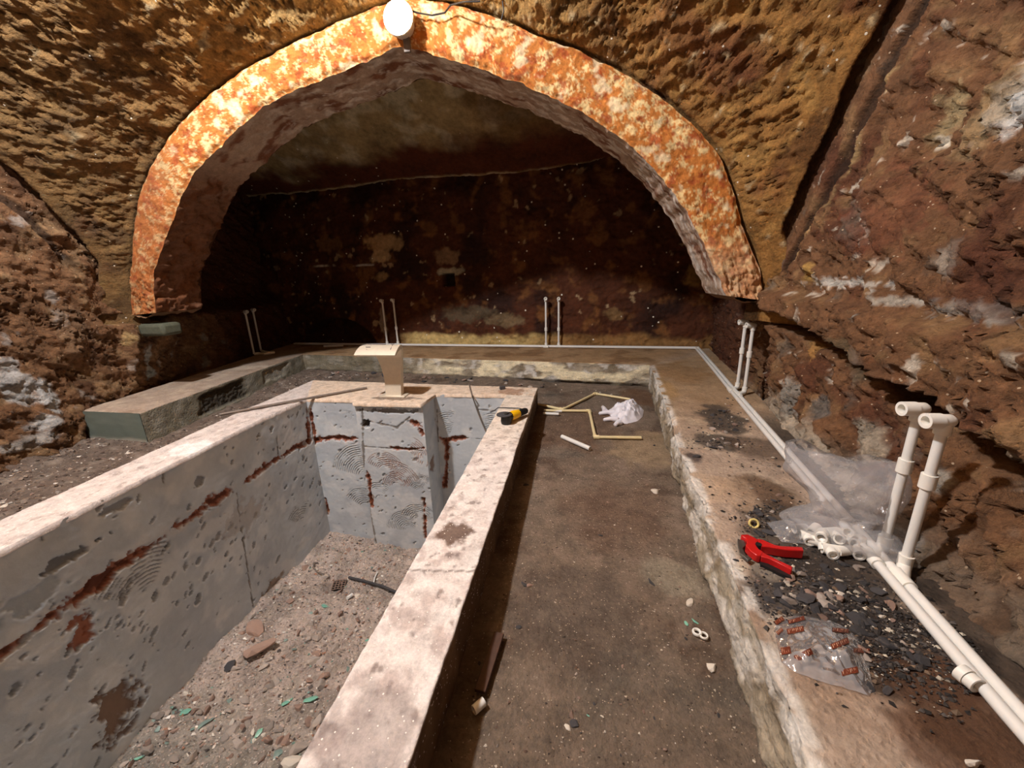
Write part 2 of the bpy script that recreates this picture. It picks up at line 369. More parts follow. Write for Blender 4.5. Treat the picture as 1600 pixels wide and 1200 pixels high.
# ------------------------------------------------------------------ right wall
ys = np.concatenate([np.linspace(-1.7, 0.4, 50), np.linspace(0.41, 3.25, 300), np.linspace(3.27, 5.45, 90)])
zs = np.concatenate([np.linspace(0.1, 2.5, 230), np.linspace(2.53, 4.6, 40)])
Yg, Zg = np.meshgrid(ys, zs)
base = np.interp(Yg, RB_Y, RB_X) + 0.03
topx = 1.33 - 0.055 * (2.9 - np.clip(Yg, -2, 2.95)) * sstep(1.7, 1.1, Zg) + 0.03 * sstep(1.2, 2.3, Zg); topx = np.where(Yg > 3.0, np.maximum(1.62, base), topx)
crack = np.interp(Yg, [0.6, 1.263, 1.481, 1.61, 1.761, 1.957, 2.208, 2.514, 3.02], [0.60, 0.685, 0.745, 0.762, 0.768, 0.808, 0.868, 0.905, 0.955])
p0 = np.stack([Yg * 0, Yg, Zg], -1); crack = crack + 0.02 * fbm(p0, (1, 9, 0.01), 3, 31)
thick = np.interp(Yg, [0.9, 1.5, 2.0, 3.0], [0.13, 0.11, 0.085, 0.12]) * (1 + 0.5 * fbm(p0, (1, 6, 0.01), 3, 33))
under = sstep(crack + 0.004, crack - 0.004, Zg)              # 1 below the ledge
low = base + (topx + 0.03 - base) * np.clip((Zg - 0.24) / np.maximum(crack - thick - 0.24, 0.1), 0, 1) ** 0.8
rec = sstep(crack - thick - 0.02, crack - thick + 0.03, Zg)
low = low + 0.30 * rec
band = topx - 0.075 * sstep(1.09 + (2.9 - Yg) * -0.05, 1.03 + (2.9 - Yg) * -0.05, Zg)
X = band * (1 - under) + low * under
X = np.where(Yg > 3.02, np.maximum(low * 0 + base + 0.05, topx * sstep(3.0, 3.1, Yg)), X)
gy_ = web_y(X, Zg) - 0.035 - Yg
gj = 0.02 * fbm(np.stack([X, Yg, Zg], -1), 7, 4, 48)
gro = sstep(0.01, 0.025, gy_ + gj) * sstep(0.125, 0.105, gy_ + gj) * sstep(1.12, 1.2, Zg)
X = X + 0.03 * gro
P = np.stack([X, Yg, Zg], -1)
nr = np.zeros_like(P); nr[..., 0] = -1
diag = P @ np.array([[1, 0, 0], [0, 0.82, 0.57], [0, -0.57, 0.82]]).T
h = 0.05 * fbm(P, 2.4, 3, 34) + 0.055 * terrace(fbm(diag, (4, 5, 12), 4, 35), 3.0, 0.6) + 0.02 * fbm(P, 22, 3, 36)
lowm = sstep(crack, crack - 0.15, Zg)
h = h - 0.035 * sstep(0.05, 0.012, np.abs(fbm(diag, (3, 4.5, 11), 4, 44, .6))) * sstep(-.05, .2, fbm(P, 2.2, 3, 45)); h = h + lowm * 0.035 * np.abs(fbm(P, 9, 3, 37)); h = h * (1 - 0.7 * under * rec) * (1 - 0.75 * sstep(0.22, 0.08, gy_) * sstep(1.1, 1.2, Zg))
P = P + nr * h[..., None]
c = const(P, (126, 90, 62))
c = mix(c, (98, 58, 40), 0.8 * sstep(0.0, 0.45, fbm(P, 2.6, 4, 38)))
c = mix(c, (158, 124, 86), 0.7 * sstep(0.1, 0.5, fbm(P, 5, 4, 39)))
c = mix(c, (120, 112, 100), 0.6 * sstep(0.25, 0.5, fbm(P, 3.3, 4, 40)))
c = mix(c, (218, 205, 186), 0.9 * sstep(0.5, 0.62, fbm(P, 8, 4, 41)))
c = mix(c, (46, 32, 22), 0.8 * gro); c = mix(c, (196, 170, 120), 0.7 * sstep(0.125, 0.135, gy_ + gj) * sstep(0.165, 0.14, gy_ + gj) * sstep(1.12, 1.2, Zg) * sstep(0, .2, fbm(P, 6, 3, 49)))  # dark colour in the groove stands for shade, pale lip beside it
def onr(x, y): return onx(x, y, 1.27)
for (px, py, ry, rz, cc, st) in [(1575, 150, .13, .10, (228, 225, 218), 1), (1545, 165, .08, .05, (225, 222, 215), 1), (1500, 190, .10, .12, (176, 150, 110), .7), (1430, 180, .05, .1, (178, 158, 118), .8), (1425, 228, .02, .02, (235, 225, 205), 1),
        (1480, 410, .05, .06, (186, 174, 158), .8), (1300, 442, .28, .014, (205, 200, 190), .9), (1400, 470, .12, .012, (190, 182, 168), .8), (1520, 485, .16, .02, (160, 156, 148), .8), (1370, 330, .25, .2, (122, 70, 50), .5),
        (1560, 420, .2, .15, (92, 54, 38), .6), (1250, 430, .05, .05, (200, 160, 90), .8)]:
    c = blob(c, P, onr(px, py), (2, ry, rz * (1.5 if rz < .03 else 1)), cc, st, 1.3 if rz < .03 else .8, 26 if rz < .03 else 14)
c = mix(c, (128, 114, 98), 0.8 * sstep(0.42, 0.30, Zg + 0.10 * fbm(P, 4, 4, 42)) * sstep(3.4, 2.6, Yg))
c = mix(c, (196, 180, 158), 0.85 * sstep(0.36, 0.28, Zg + 0.12 * fbm(P, 6, 4, 43)) * sstep(3.3, 2.6, Yg) * sstep(1.4, 1.7, Yg))
for (px, py, r, cc, st) in [(1200, 620, .14, (165, 158, 146), .9), (1330, 690, .12, (190, 178, 158), .8), (1450, 750, .05, (176, 170, 158), .8), (1440, 850, .06, (160, 152, 142), .8), (1560, 960, .10, (96, 72, 54), .8), (1520, 1000, .10, (66, 50, 40), .8), (1540, 930, .07, (138, 116, 96), .8), (1250, 640, .10, (120, 116, 110), .8), (1380, 600, .14, (112, 76, 50), .8), (1300, 560, .12, (106, 90, 66), .8), (1230, 545, .08, (188, 140, 80), .8)]:
    c = blob(c, P, onx(px, py, 1.2), (2, r, r * .8), cc, st, 0.5, 12)
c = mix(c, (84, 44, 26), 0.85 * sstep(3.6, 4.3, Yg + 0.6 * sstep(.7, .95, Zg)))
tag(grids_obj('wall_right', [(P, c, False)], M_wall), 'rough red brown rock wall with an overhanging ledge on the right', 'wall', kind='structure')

# ------------------------------------------------------------------ left wall
ys = np.concatenate([np.linspace(-1.7, 1.2, 60), np.linspace(1.22, 3.6, 230), np.linspace(3.63, 5.95, 90)])
zs = np.concatenate([np.linspace(-0.12, 2.4, 210), np.linspace(2.43, 4.6, 40)])
Yg, Zg = np.meshgrid(ys, zs)
base = np.interp(Yg, LB_Y, LB_X) - 0.02
topx = np.full_like(Yg, -4.03)
f = sstep(0.15, 1.0, Zg)
X = base * (1 - f) + topx * f
X = np.where(Yg > 2.95, np.minimum(X, base - 0.3 * sstep(.85, 1.05, Zg)), X)
X = X + 0.22 * sstep(2.85, 3.0, Yg) * sstep(3.7, 3.4, Yg) * sstep(.15, .8, Zg) * sstep(.99, .97, Zg)
X = X - 0.22 * sstep(0.02, -0.0, np.abs(Zg - 0.94) - 0.03) * sstep(2.75, 2.9, Yg) * sstep(3.7, 3.5, Yg)      # slot under the impost
P = np.stack([X, Yg, Zg], -1); nr = np.zeros_like(P); nr[..., 0] = 1
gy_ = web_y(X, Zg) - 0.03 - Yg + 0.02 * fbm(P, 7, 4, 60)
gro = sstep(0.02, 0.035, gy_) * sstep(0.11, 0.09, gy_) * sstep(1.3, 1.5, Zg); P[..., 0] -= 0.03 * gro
diag = P @ np.array([[1, 0, 0], [0, 0.85, -0.5], [0, 0.5, 0.85]]).T
h = 0.06 * fbm(P, 2.2, 3, 51) + 0.05 * terrace(fbm(diag, (4, 5, 11), 4, 52), 3.0, 0.6) + 0.02 * fbm(P, 20, 3, 53)
h = h - 0.035 * sstep(0.05, 0.012, np.abs(fbm(diag, (3, 4.5, 11), 4, 58, .6))) * sstep(-.05, .2, fbm(P, 2.2, 3, 59)); h = h + 0.13 * sstep(0.5, 0.0, Zg) * np.abs(fbm(P, 2.5, 4, 54)) * sstep(2.9, 2.3, Yg)
P = P + nr * h[..., None]
c = const(P, (124, 90, 62))
c = mix(c, (92, 62, 42), 0.8 * sstep(0.0, 0.5, fbm(P, 2.5, 4, 55)))
c = mix(c, (152, 122, 88), 0.7 * sstep(0.15, 0.5, fbm(P, 5, 4, 56)))
c = mix(c, (160, 150, 140), 0.8 * sstep(0.45, 0.6, fbm(P, 5, 4, 57)))
c = mix(c, (50, 36, 26), 0.8 * gro)  # groove darkened in the colour so it reads as a shaded gap
def onl(x, y): return onx(x, y, -4.0)
for (px, py, ry, rz, cc, st) in [(20, 600, .10, .18, (178, 176, 172), .9), (75, 620, .07, .16, (205, 204, 200), .9), (60, 660, .10, .06, (190, 188, 184), .9), (30, 690, .2, .05, (170, 166, 160), .8), (120, 520, .12, .22, (142, 112, 84), .6),
        (252, 560, .03, .14, (188, 190, 186), 1), (262, 585, .05, .06, (170, 178, 176), 1), (238, 520, .02, .04, (205, 196, 176), 1), (200, 530, .03, .06, (190, 160, 110), .9), (185, 500, .02, .06, (190, 160, 110), .9), (170, 450, .02, .05, (180, 150, 100), .8), (218, 570, .04, .06, (180, 164, 150), .9)]:
    c = blob(c, P, onl(px, py), (2, ry, rz), cc, st, 0.5, 10)
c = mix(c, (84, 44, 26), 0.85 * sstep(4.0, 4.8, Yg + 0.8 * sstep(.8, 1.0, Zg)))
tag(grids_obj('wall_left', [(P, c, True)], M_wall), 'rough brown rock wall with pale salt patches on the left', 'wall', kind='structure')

# ------------------------------------------------------------------ back wall of the niche
xs = np.linspace(-5.3, 2.0, 480); zs = np.linspace(0.1, 2.62, 170)
Xg, Zg = np.meshgrid(xs, zs); P = np.stack([Xg, back_y(Xg), Zg], -1)
nr = np.zeros_like(P); nr[..., 1] = -1
h = 0.04 * fbm(P, 2.0, 4, 61) + 0.03 * terrace(fbm(P, (4, 4, 7), 4, 62), 3, 0.7) + 0.012 * fbm(P, 18, 3, 63)
c = const(P, (80, 42, 22))
c = mix(c, (46, 23, 14), 0.9 * sstep(-0.1, 0.45, fbm(P, 1.8, 4, 64)))
c = mix(c, (128, 84, 44), 0.7 * sstep(0.15, 0.5, fbm(P, 4, 4, 65)))
c = mix(c, (176, 148, 110), 0.8 * sstep(0.5, 0.62, fbm(P, 6, 4, 66)))
YB = 5.5
for (px, py, rx, rz, cc, st) in [(595, 378, .30, .14, (176, 142, 98), .9), (590, 400, .16, .10, (188, 156, 112), .9), (590, 432, .14, .08, (166, 132, 88), .8), (490, 415, .24, .012, (200, 190, 170), .9), (560, 414, .18, .012, (205, 196, 180), .9), (500, 380, .25, .12, (128, 88, 50), .7),
        (698, 402, .18, .10, (140, 110, 80), .9), (700, 424, .2, .05, (172, 165, 140), .9), (1085, 430, .18, .14, (150, 116, 60), .7), (958, 490, .12, .09, (140, 110, 70), .6), (730, 490, .45, .12, (92, 78, 58), .8), (790, 500, .3, .1, (120, 100, 72), .8), (594, 505, .06, .25, (150, 130, 110), .8)]:
    c = blob(c, P, ony(px, py, YB), (rx, 2, rz), cc, st, 0.55, 9)
edge = 0.44 + 0.08 * fbm(P, 4, 4, 67)
c = mix(c, (206, 178, 116), 0.9 * sstep(edge, edge - 0.08, Zg) * sstep(-2.75, -2.4, Xg) * sstep(0.1, -0.6, Xg))
c = mix(c, (150, 112, 66), 0.8 * sstep(edge, edge - 0.1, Zg) * sstep(-0.8, -0.2, Xg))
q = ony(700, 437, YB); hole = sstep(0.095, 0.08, np.maximum(np.abs(Xg - q[0]), np.abs(Zg - q[2])))
q2 = ony(520, 540, YB); rad = np.hypot((Xg - q2[0]) / 0.66, (Zg - 0.2) / 0.44); alc = sstep(1.02, 0.97, rad)
P = P + nr * h[..., None]; P[..., 1] += 0.22 * hole + 0.35 * alc
c = mix(c, (40, 30, 24), 0.9 * hole)
c = mix(c, (70, 40, 20), 0.8 * alc)
tag(grids_obj('wall_back', [(P, c, False)], M_back), 'dark red brown back wall of the niche with a low blocked arch', 'wall', kind='structure')
# niche vault
xs = np.linspace(-5.3, 2.1, 350); vs = np.linspace(0, 1, 110)
Xg, V = np.meshgrid(xs, vs); zline = 2.5 + 0.02 * np.sin(Xg * 2)
Yv = back_y(Xg) * (1 - V) + 3.3 * V
Zv = zline + (back_y(Xg) - Yv) * 0.50 + 0.0 * V
P = np.stack([Xg, Yv, Zv], -1); nr = gnormal(P); nr *= np.sign((nr * (np.array([-1.3, 3.5, 1.0]) - P)).sum(-1, keepdims=True))
P = P + nr * (0.03 * fbm(P, 3, 4, 71) + 0.015 * terrace(fbm(P, 6, 4, 72), 2.5, 0.7))[..., None]
c = const(P, (168, 148, 106))
c = mix(c, (206, 196, 164), 0.8 * sstep(0.0, 0.4, fbm(P, 3, 4, 73)))
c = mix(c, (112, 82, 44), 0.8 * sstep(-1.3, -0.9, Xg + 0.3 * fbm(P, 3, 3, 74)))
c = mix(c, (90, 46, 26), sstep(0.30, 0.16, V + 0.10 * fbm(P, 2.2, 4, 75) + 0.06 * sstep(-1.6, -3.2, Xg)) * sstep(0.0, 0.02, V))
c = mix(c, (200, 190, 160), 0.8 * sstep(0.012, 0.004, V) * sstep(-0.3, 0.2, fbm(P, 3, 3, 76)))
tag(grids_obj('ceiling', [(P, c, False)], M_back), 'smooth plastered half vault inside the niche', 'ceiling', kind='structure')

# ------------------------------------------------------------------ the arch
arch = empty('arch', (ACX, YA + 0.22, 1.0), 'pointed stone arch with orange flaking plaster framing the dark niche', 'arch')
aloc = np.array(arch.location)
NT = 620
t = np.linspace(TI[0], TI[-1], NT)
te = TE[0] + (t - t[0]) / (t[-1] - t[0]) * (TE[-1] - TE[0])
# keep the apexes aligned
ri = r_inn(t); re_ = r_ext(te)
inner = np.stack([ACX + ri * np.cos(t), ACZ + ri * np.sin(t)], -1)
outer = np.stack([ACX + re_ * np.cos(te), ACZ + re_ * np.sin(te)], -1)
def jag(a, seed, amp):
    p = np.stack([a[:, 0], a[:, 1], a[:, 0] * 0], -1); return a + amp * np.stack([fbm(p, 9, 4, seed), fbm(p, 9, 4, seed + 1)], -1)
inner = jag(inner, 81, 0.016); outer = jag(outer, 83, 0.012)
v = np.linspace(0, 1, 44)
I3 = inner[None, :, :] * (1 - v[:, None, None]) + outer[None, :, :] * v[:, None, None]
P = np.stack([I3[..., 0], np.full(I3.shape[:2], YA), I3[..., 1]], -1)
edge = np.minimum(v[:, None] * 1.0, 1 - v[:, None]) + np.zeros((1, NT))
rough = 1 + 2.2 * sstep(1.45, 1.05, P[..., 2])
bend = 0.02 * sstep(0.12, 0.0, edge)
P[..., 1] += bend - rough * (0.010 * terrace(fbm(P, 12, 4, 85), 2.2, 0.6) + 0.006 * fbm(P, 40, 3, 86)) * sstep(0.0, 0.06, edge)
c = const(P, (196, 122, 56))
c = mix(c, (238, 210, 150), 0.9 * sstep(0.0, 0.2, fbm(P, 16, 6, 87, 0.75)))
c = mix(c, (170, 80, 38), 0.85 * sstep(0.10, 0.28, fbm(P, 12, 6, 88, 0.72)))
lefty = sstep(-2.9, -3.5, P[..., 0]); c = mix(c, (150, 88, 56), 0.55 * lefty)
c = mix(c, (240, 222, 180), 0.7 * sstep(0.25, 0.45, fbm(P, 7, 4, 89)) * sstep(-3.4, -2.8, P[..., 0]))
c = mix(c, (214, 170, 130), 0.6 * sstep(1.5, 1.2, P[..., 2]) * sstep(0, 1, P[..., 0]))
front = grids_obj('arch_face', [(P, c, False)], M_arch); front.location = -aloc; front.parent = arch
front['label'] = 'flaking orange and cream painted front band'
y = np.linspace(0, 0.45, 40)
P = np.stack([np.broadcast_to(inner[None, :, 0], (40, NT)), YA + 0.02 + np.broadcast_to(y[:, None], (40, NT)), np.broadcast_to(inner[None, :, 1], (40, NT))], -1).copy()
nr = np.stack([ACX - P[..., 0], P[..., 0] * 0, ACZ - P[..., 2]], -1); nr /= np.linalg.norm(nr, axis=-1, keepdims=True)
lo = sstep(-2.6, -3.3, P[..., 0]); rr = sstep(0.0, 0.03, y)[:, None]
P = P + nr * (rr * (0.012 * fbm(P, 5, 4, 91) + lo * 0.05 * terrace(fbm(P, (7, 7, 13), 4, 92), 2.6, 0.6) + 0.006 * fbm(P, 25, 3, 93)))[..., None]
c = const(P, (182, 158, 138))
c = mix(c, (124, 76, 50), 0.9 * sstep(0.0, 0.35, fbm(P, (4, 8, 4), 4, 94)))
c = mix(c, (222, 212, 200), 0.9 * sstep(0.0, 0.3, fbm(P, (7, 14, 7), 5, 95, .65)) * sstep(-3.0, -1.8, P[..., 0]))
c = mix(c, (110, 66, 38), 0.9 * lo)
sof = grids_obj('arch_soffit', [(P, c, True)], M_arch); sof.location = -aloc; sof.parent = arch
sof['label'] = 'grey and red brown underside of the arch'
# rear face, outer skin and feet, so the ring is solid
g = []
I3 = np.stack([inner * (1 - s) + outer * s for s in (0, 0.5, 1.0)])
Pr = np.stack([I3[..., 0], np.full(I3.shape[:2], YA + 0.47), I3[..., 1]], -1); g.append((Pr, const(Pr, (90, 60, 40)), True))
Po = np.stack([np.broadcast_to(outer[None, :, 0], (3, NT)), YA + np.array([0.02, 0.2, 0.47])[:, None] + np.zeros((1, NT)), np.broadcast_to(outer[None, :, 1], (3, NT))], -1); g.append((Po, const(Po, (70, 46, 30)), False))
for k, fl in ((0, True), (-1, False)):
    u = np.linspace(0, 1, 24); yy = np.linspace(0.0, 0.47, 30); U, YY = np.meshgrid(u, yy)
    fx = inner[k, 0] * (1 - U) + outer[k, 0] * U; fz = inner[k, 1] * (1 - U) + outer[k, 1] * U
    Pf = np.stack([fx, YA + YY, fz], -1); Pf[..., 2] += 0.03 * fbm(Pf, 9, 4, 97) * sstep(0, 0.2, U) * sstep(1, 0.8, U) - 0.02 * sstep(0, 0.3, U) * sstep(1, 0.7, U)
    g.append((Pf, const(Pf, (128, 96, 70)), fl))
core = grids_obj('arch_back', g, M_arch); core.location = -aloc; core.parent = arch

# ------------------------------------------------------------------ floor
def floor_z(x, y):
    p = np.stack([x, y, x * 0], -1)
    z = 0.008 * fbm(p, 3, 3, 101) + 0.003 * fbm(p, 25, 3, 102)
    lf = sstep(-2.6, -3.0, x); z = z + lf * (0.03 * np.abs(fbm(p, 5, 4, 103)) + 0.07 * sstep(-3.4, -3.9, x) * np.abs(fbm(p, 6, 3, 104)) * sstep(2.6, 2.2, y)) - lf * 0.01
    bk = sstep(3.5, 3.8, y) * sstep(-0.2, -0.8, x); z = z + bk * (0.03 + 0.03 * np.abs(fbm(p, 8, 4, 105)))
    return z
def floor_col(P):
    c = const(P, (130, 114, 99))
    c = mix(c, (96, 76, 62), 0.75 * sstep(0.0, 0.4, fbm(P, 2.2, 5, 111, .6)))
    c = mix(c, (150, 132, 116), 0.6 * sstep(0.05, 0.4, fbm(P, 3.2, 5, 112, .6)))
    c = mix(c, (100, 96, 88), 0.5 * sstep(0.2, 0.5, fbm(P, 1.7, 4, 113)))
    for (px, py, r, cc, st) in [(1010, 700, .28, (172, 150, 120), .7), (960, 800, .3, (120, 98, 82), .6), (1050, 900, .12, (170, 160, 140), .6), (880, 665, .5, (104, 74, 54), .5), (900, 960, .25, (104, 92, 82), .6), (1000, 620, .25, (120, 84, 56), .6)]:
        c = blob(c, P, onz(px, py, 0), (r, r, 2), cc, st, 0.5, 5)
    lf = sstep(-2.6, -3.0, P[..., 0])
    c = mix(c, (118, 102, 92), 0.7 * lf)
    c = mix(c, (160, 146, 132), 0.6 * lf * sstep(0.1, 0.4, fbm(P, 9, 4, 114)))
    return c
pieces = []
for x0, x1, y0, y1, rs in ((-0.37, 1.25, 0.35, 4.5, 0.012), (-0.37, 1.25, -1.8, 0.37, 0.05), (-4.15, -2.55, 0.6, 4.9, 0.018), (-4.15, -2.55, -1.8, 0.62, 0.06), (-2.57, -0.35, 3.4, 4.95, 0.016), (-2.57, -0.35, -1.8, -0.55, 0.06)):
    gx, gy = np.meshgrid(np.linspace(x0, x1, int((x1 - x0) / rs) + 2), np.linspace(y0, y1, int((y1 - y0) / rs) + 2))
    P = np.stack([gx, gy, floor_z(gx, gy)], -1); pieces.append((P, floor_col(P), False))
tag(grids_obj('floor', pieces, M_floor), 'brown packed dirt floor around the pool', 'floor', kind='structure')

# ------------------------------------------------------------------ bench: one run of masonry along left, back and right walls
bench = empty('masonry_bench', (-1.5, 5.0, 0.0), 'low U-shaped masonry bench with broken plaster edge running around three walls', 'bench')
inp = [(-3.421, 2.412), (-3.766, 4.83), (0.801, 4.247), (0.70, 3.1), (0.586, 2.125), (0.51, 1.036), (0.478, 0.62), (0.44, -0.3)]
outp = [(-4.03, 2.431), (-4.64, 5.78), (1.70, 5.26), (1.42, 3.1), (1.24, 2.125), (1.14, 1.036), (1.06, 0.62), (0.95, -0.3)]
bas = [(-3.40, 2.400), (-3.73, 4.78), (0.797, 4.20), (0.69, 3.05), (0.60, 2.20), (0.495, 1.10), (0.478, 0.75), (0.45, -0.3)]
inp, outp, bas = map(np.array, (inp, outp, bas))
nseg = [170, 300, 100, 100, 130, 60, 30]; U = np.concatenate([np.linspace(i, i + 1, k, endpoint=False) for i, k in enumerate(nseg)] + [[7.0]])
def pl(a): return np.stack([np.interp(U, range(8), a[:, k]) for k in (0, 1)], -1)
Ip, Op, Bp = pl(inp), pl(outp), pl(bas)
nu = len(U); TV = np.linspace(0, 1, 62); FV = np.linspace(0, 1, 34)[1:]
Ij = np.stack([Ip[:, 0], Ip[:, 1], Ip[:, 0] * 0], -1)
chip = np.maximum(0, fbm(Ij, 3.5, 4, 121) - 0.05) * 0.10 * sstep(2.0, 2.3, U)
top = np.stack([np.concatenate([o * (1 - s) + i * s, [ZB]]) for s in TV for o, i in zip(Op, Ip)]).reshape(len(TV), nu, 3)
face = np.stack([np.concatenate([i * (1 - s) + b * s, [ZB * (1 - s) - 0.02 * s]]) for s in FV for i, b in zip(Ip, Bp)]).reshape(len(FV), nu, 3)
P = np.concatenate([top, face]); vv = np.concatenate([TV, 1 + FV])[:, None] + np.zeros((1, nu)); UU = U[None, :] + np.zeros_like(vv)
nn = gnormal(P); nn *= np.where((nn * (CAM - P)).sum(-1, keepdims=True) < 0, -1, 1)
onface = sstep(1.0, 1.03, vv); right_s = sstep(1.9, 2.2, UU); farb = sstep(0.95, 1.05, UU) * sstep(2.05, 1.95, UU); leftb = sstep(1.0, 0.95, UU)
er = fbm(P, (3.5, 3.5, 6), 4, 122)
h = (0.004 * fbm(P, 6, 4, 123) + 0.003 * fbm(P, 30, 3, 124)) * (1 - onface) + onface * (right_s * (0.022 * terrace(fbm(P, (5, 3.0, 9), 4, 122), 3, 0.7) + 0.010 * fbm(P, 22, 4, 125, .65)) + farb * 0.02 * terrace(fbm(P, (2.5, 2.5, 7), 4, 126), 2.6, 0.7) + leftb * 0.006 * fbm(P, 12, 3, 127))
notch = sstep(1.75, 1.95, vv) * (0.05 * right_s + 0.06 * farb) * sstep(-0.1, 0.3, fbm(P, 5, 3, 128))
brk = leftb * onface * sstep(0.22, 0.26, UU + 0.03 * er) * sstep(0.52, 0.48, UU + 0.03 * er) * sstep(1.12, 1.2, vv + 0.1 * er) * sstep(1.9, 1.8, vv)
brk2 = leftb * onface * sstep(0.62, 0.64, UU) * sstep(0.85, 0.8, UU + 0.05 * er) * sstep(1.1, 1.15, vv) * sstep(1.7, 1.6, vv + 0.2 * er)
h = h - notch - 0.03 * brk * (1 + 0.5 * fbm(P, 30, 2, 129)) - 0.02 * brk2
h = h - (chip[None, :] * sstep(0.93, 1.0, vv) * sstep(1.35, 1.0, vv))
P = P + nn * h[..., None]
c = const(P, (176, 156, 138))
c = mix(c, (150, 122, 98), 0.6 * sstep(0.0, 0.5, fbm(P, 2.5, 4, 131)))
c = mix(c, (205, 188, 165), 0.5 * sstep(0.1, 0.5, fbm(P, 6, 4, 132)))
c = mix(c, (168, 130, 84), 0.75 * farb * (1 - onface)); c = mix(c, (120, 84, 52), 0.6 * farb * (1 - onface) * sstep(0, 0.3, fbm(P, 3, 4, 133)))
c = mix(c, (172, 138, 96), 0.7 * sstep(2.0, 3.4, P[..., 1]) * right_s * (1 - onface))
for (px, py, rx, ry, cc, st) in [(1130, 655, .13, .30, (70, 62, 56), .85), (1120, 690, .12, .14, (60, 54, 50), .8), (1085, 715, .05, .07, (56, 46, 50), .8), (1200, 770, .13, .16, (88, 62, 40), .8), (1180, 700, .13, .2, (78, 60, 46), .7),
        (1230, 830, .18, .22, (66, 56, 48), .85), (1280, 930, .28, .16, (62, 58, 56), .9), (1400, 1000, .2, .14, (52, 44, 40), .92), (1340, 900, .2, .15, (64, 56, 50), .9), (1420, 1060, .16, .08, (54, 42, 34), .9), (1180, 870, .06, .12, (150, 140, 126), .7),
        (1500, 1100, .13, .12, (92, 64, 46), .85), (1470, 1170, .10, .10, (100, 72, 54), .85), (1540, 1160, .12, .10, (86, 60, 42), .85), (1240, 1000, .06, .08, (190, 176, 160), .7), (1100, 760, .12, .15, (198, 172, 146), .7), (1030, 600, .12, .4, (176, 140, 92), .7), (1060, 580, .3, .4, (150, 112, 70), .6), (1150, 770, .10, .14, (186, 160, 134), .6)]:
    c = blob(c, P, onz(px, py, ZB), (rx, ry, .12), cc, st, 0.5, 7)
edgeX = np.interp(P[..., 1], [-.2, .35, .76, 1.28, 1.95, 3.0], [.89, .93, .975, 1.04, 1.125, 1.265])
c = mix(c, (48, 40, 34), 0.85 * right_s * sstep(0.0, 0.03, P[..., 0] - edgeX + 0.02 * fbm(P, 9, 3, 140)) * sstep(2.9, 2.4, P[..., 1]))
fc = const(P, (164, 152, 132)); fc = mix(fc, (116, 102, 82), 0.8 * sstep(-0.1, 0.4, fbm(P, 5, 4, 134))); fc = mix(fc, (216, 210, 200), 0.85 * sstep(0.05, 0.35, fbm(P, 6, 4, 135)))
fc = mix(fc, (240, 226, 190), 0.9 * farb * sstep(-0.1, 0.2, fbm(P, (2.5, 2.5, 7), 4, 126)) * sstep(-2.6, -1.2, P[..., 0])); fc = mix(fc, (120, 112, 92), 0.8 * farb * sstep(-1.7, -2.4, P[..., 0]))
fc = mix(fc, (124, 120, 104), 0.85 * leftb); fc = mix(fc, (58, 52, 44), 0.9 * brk); fc = mix(fc, (170, 164, 150), 0.7 * brk2)
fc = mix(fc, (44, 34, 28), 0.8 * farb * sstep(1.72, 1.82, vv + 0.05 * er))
c = c * (1 - onface[..., None]) + fc * onface[..., None]
c = mix(c, (226, 222, 214), 0.8 * right_s * sstep(0.925, 0.96, vv) * sstep(1.35, 1.05, vv) * sstep(-0.3, 0.1, fbm(P, 8, 4, 136)))
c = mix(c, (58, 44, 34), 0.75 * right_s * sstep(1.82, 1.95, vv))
bl = np.array(bench.location)
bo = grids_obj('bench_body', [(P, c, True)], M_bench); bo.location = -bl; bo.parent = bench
# smooth end block of the left arm
u = np.linspace(0, 1, 50); z = np.linspace(-0.05, ZB, 24); Ug, Zg = np.meshgrid(u, z)
P = np.stack([outp[0, 0] * (1 - Ug) + inp[0, 0] * Ug + 0.0 * Zg, outp[0, 1] * (1 - Ug) + inp[0, 1] * Ug - 0.004 + 0 * Zg, Zg], -1)
P[..., 0] += 0.05 * (ZB - Zg) / ZB * Ug * 0
P[..., 1] += 0.002 * fbm(P, 9, 3, 137)
c = const(P, (112, 122, 112)); c = mix(c, (134, 142, 130), 0.5 * sstep(-.2, .4, fbm(P, (2, 2, 9), 3, 138))); c = mix(c, (180, 176, 162), 0.8 * sstep(0.03, 0.0, Zg + 0.02 * fbm(P, 6, 3, 139)))
eo = grids_obj('bench_end', [(P, c, False)], M_pool); eo.location = -bl; eo.parent = bench; eo['label'] = 'smooth grey green cement end'

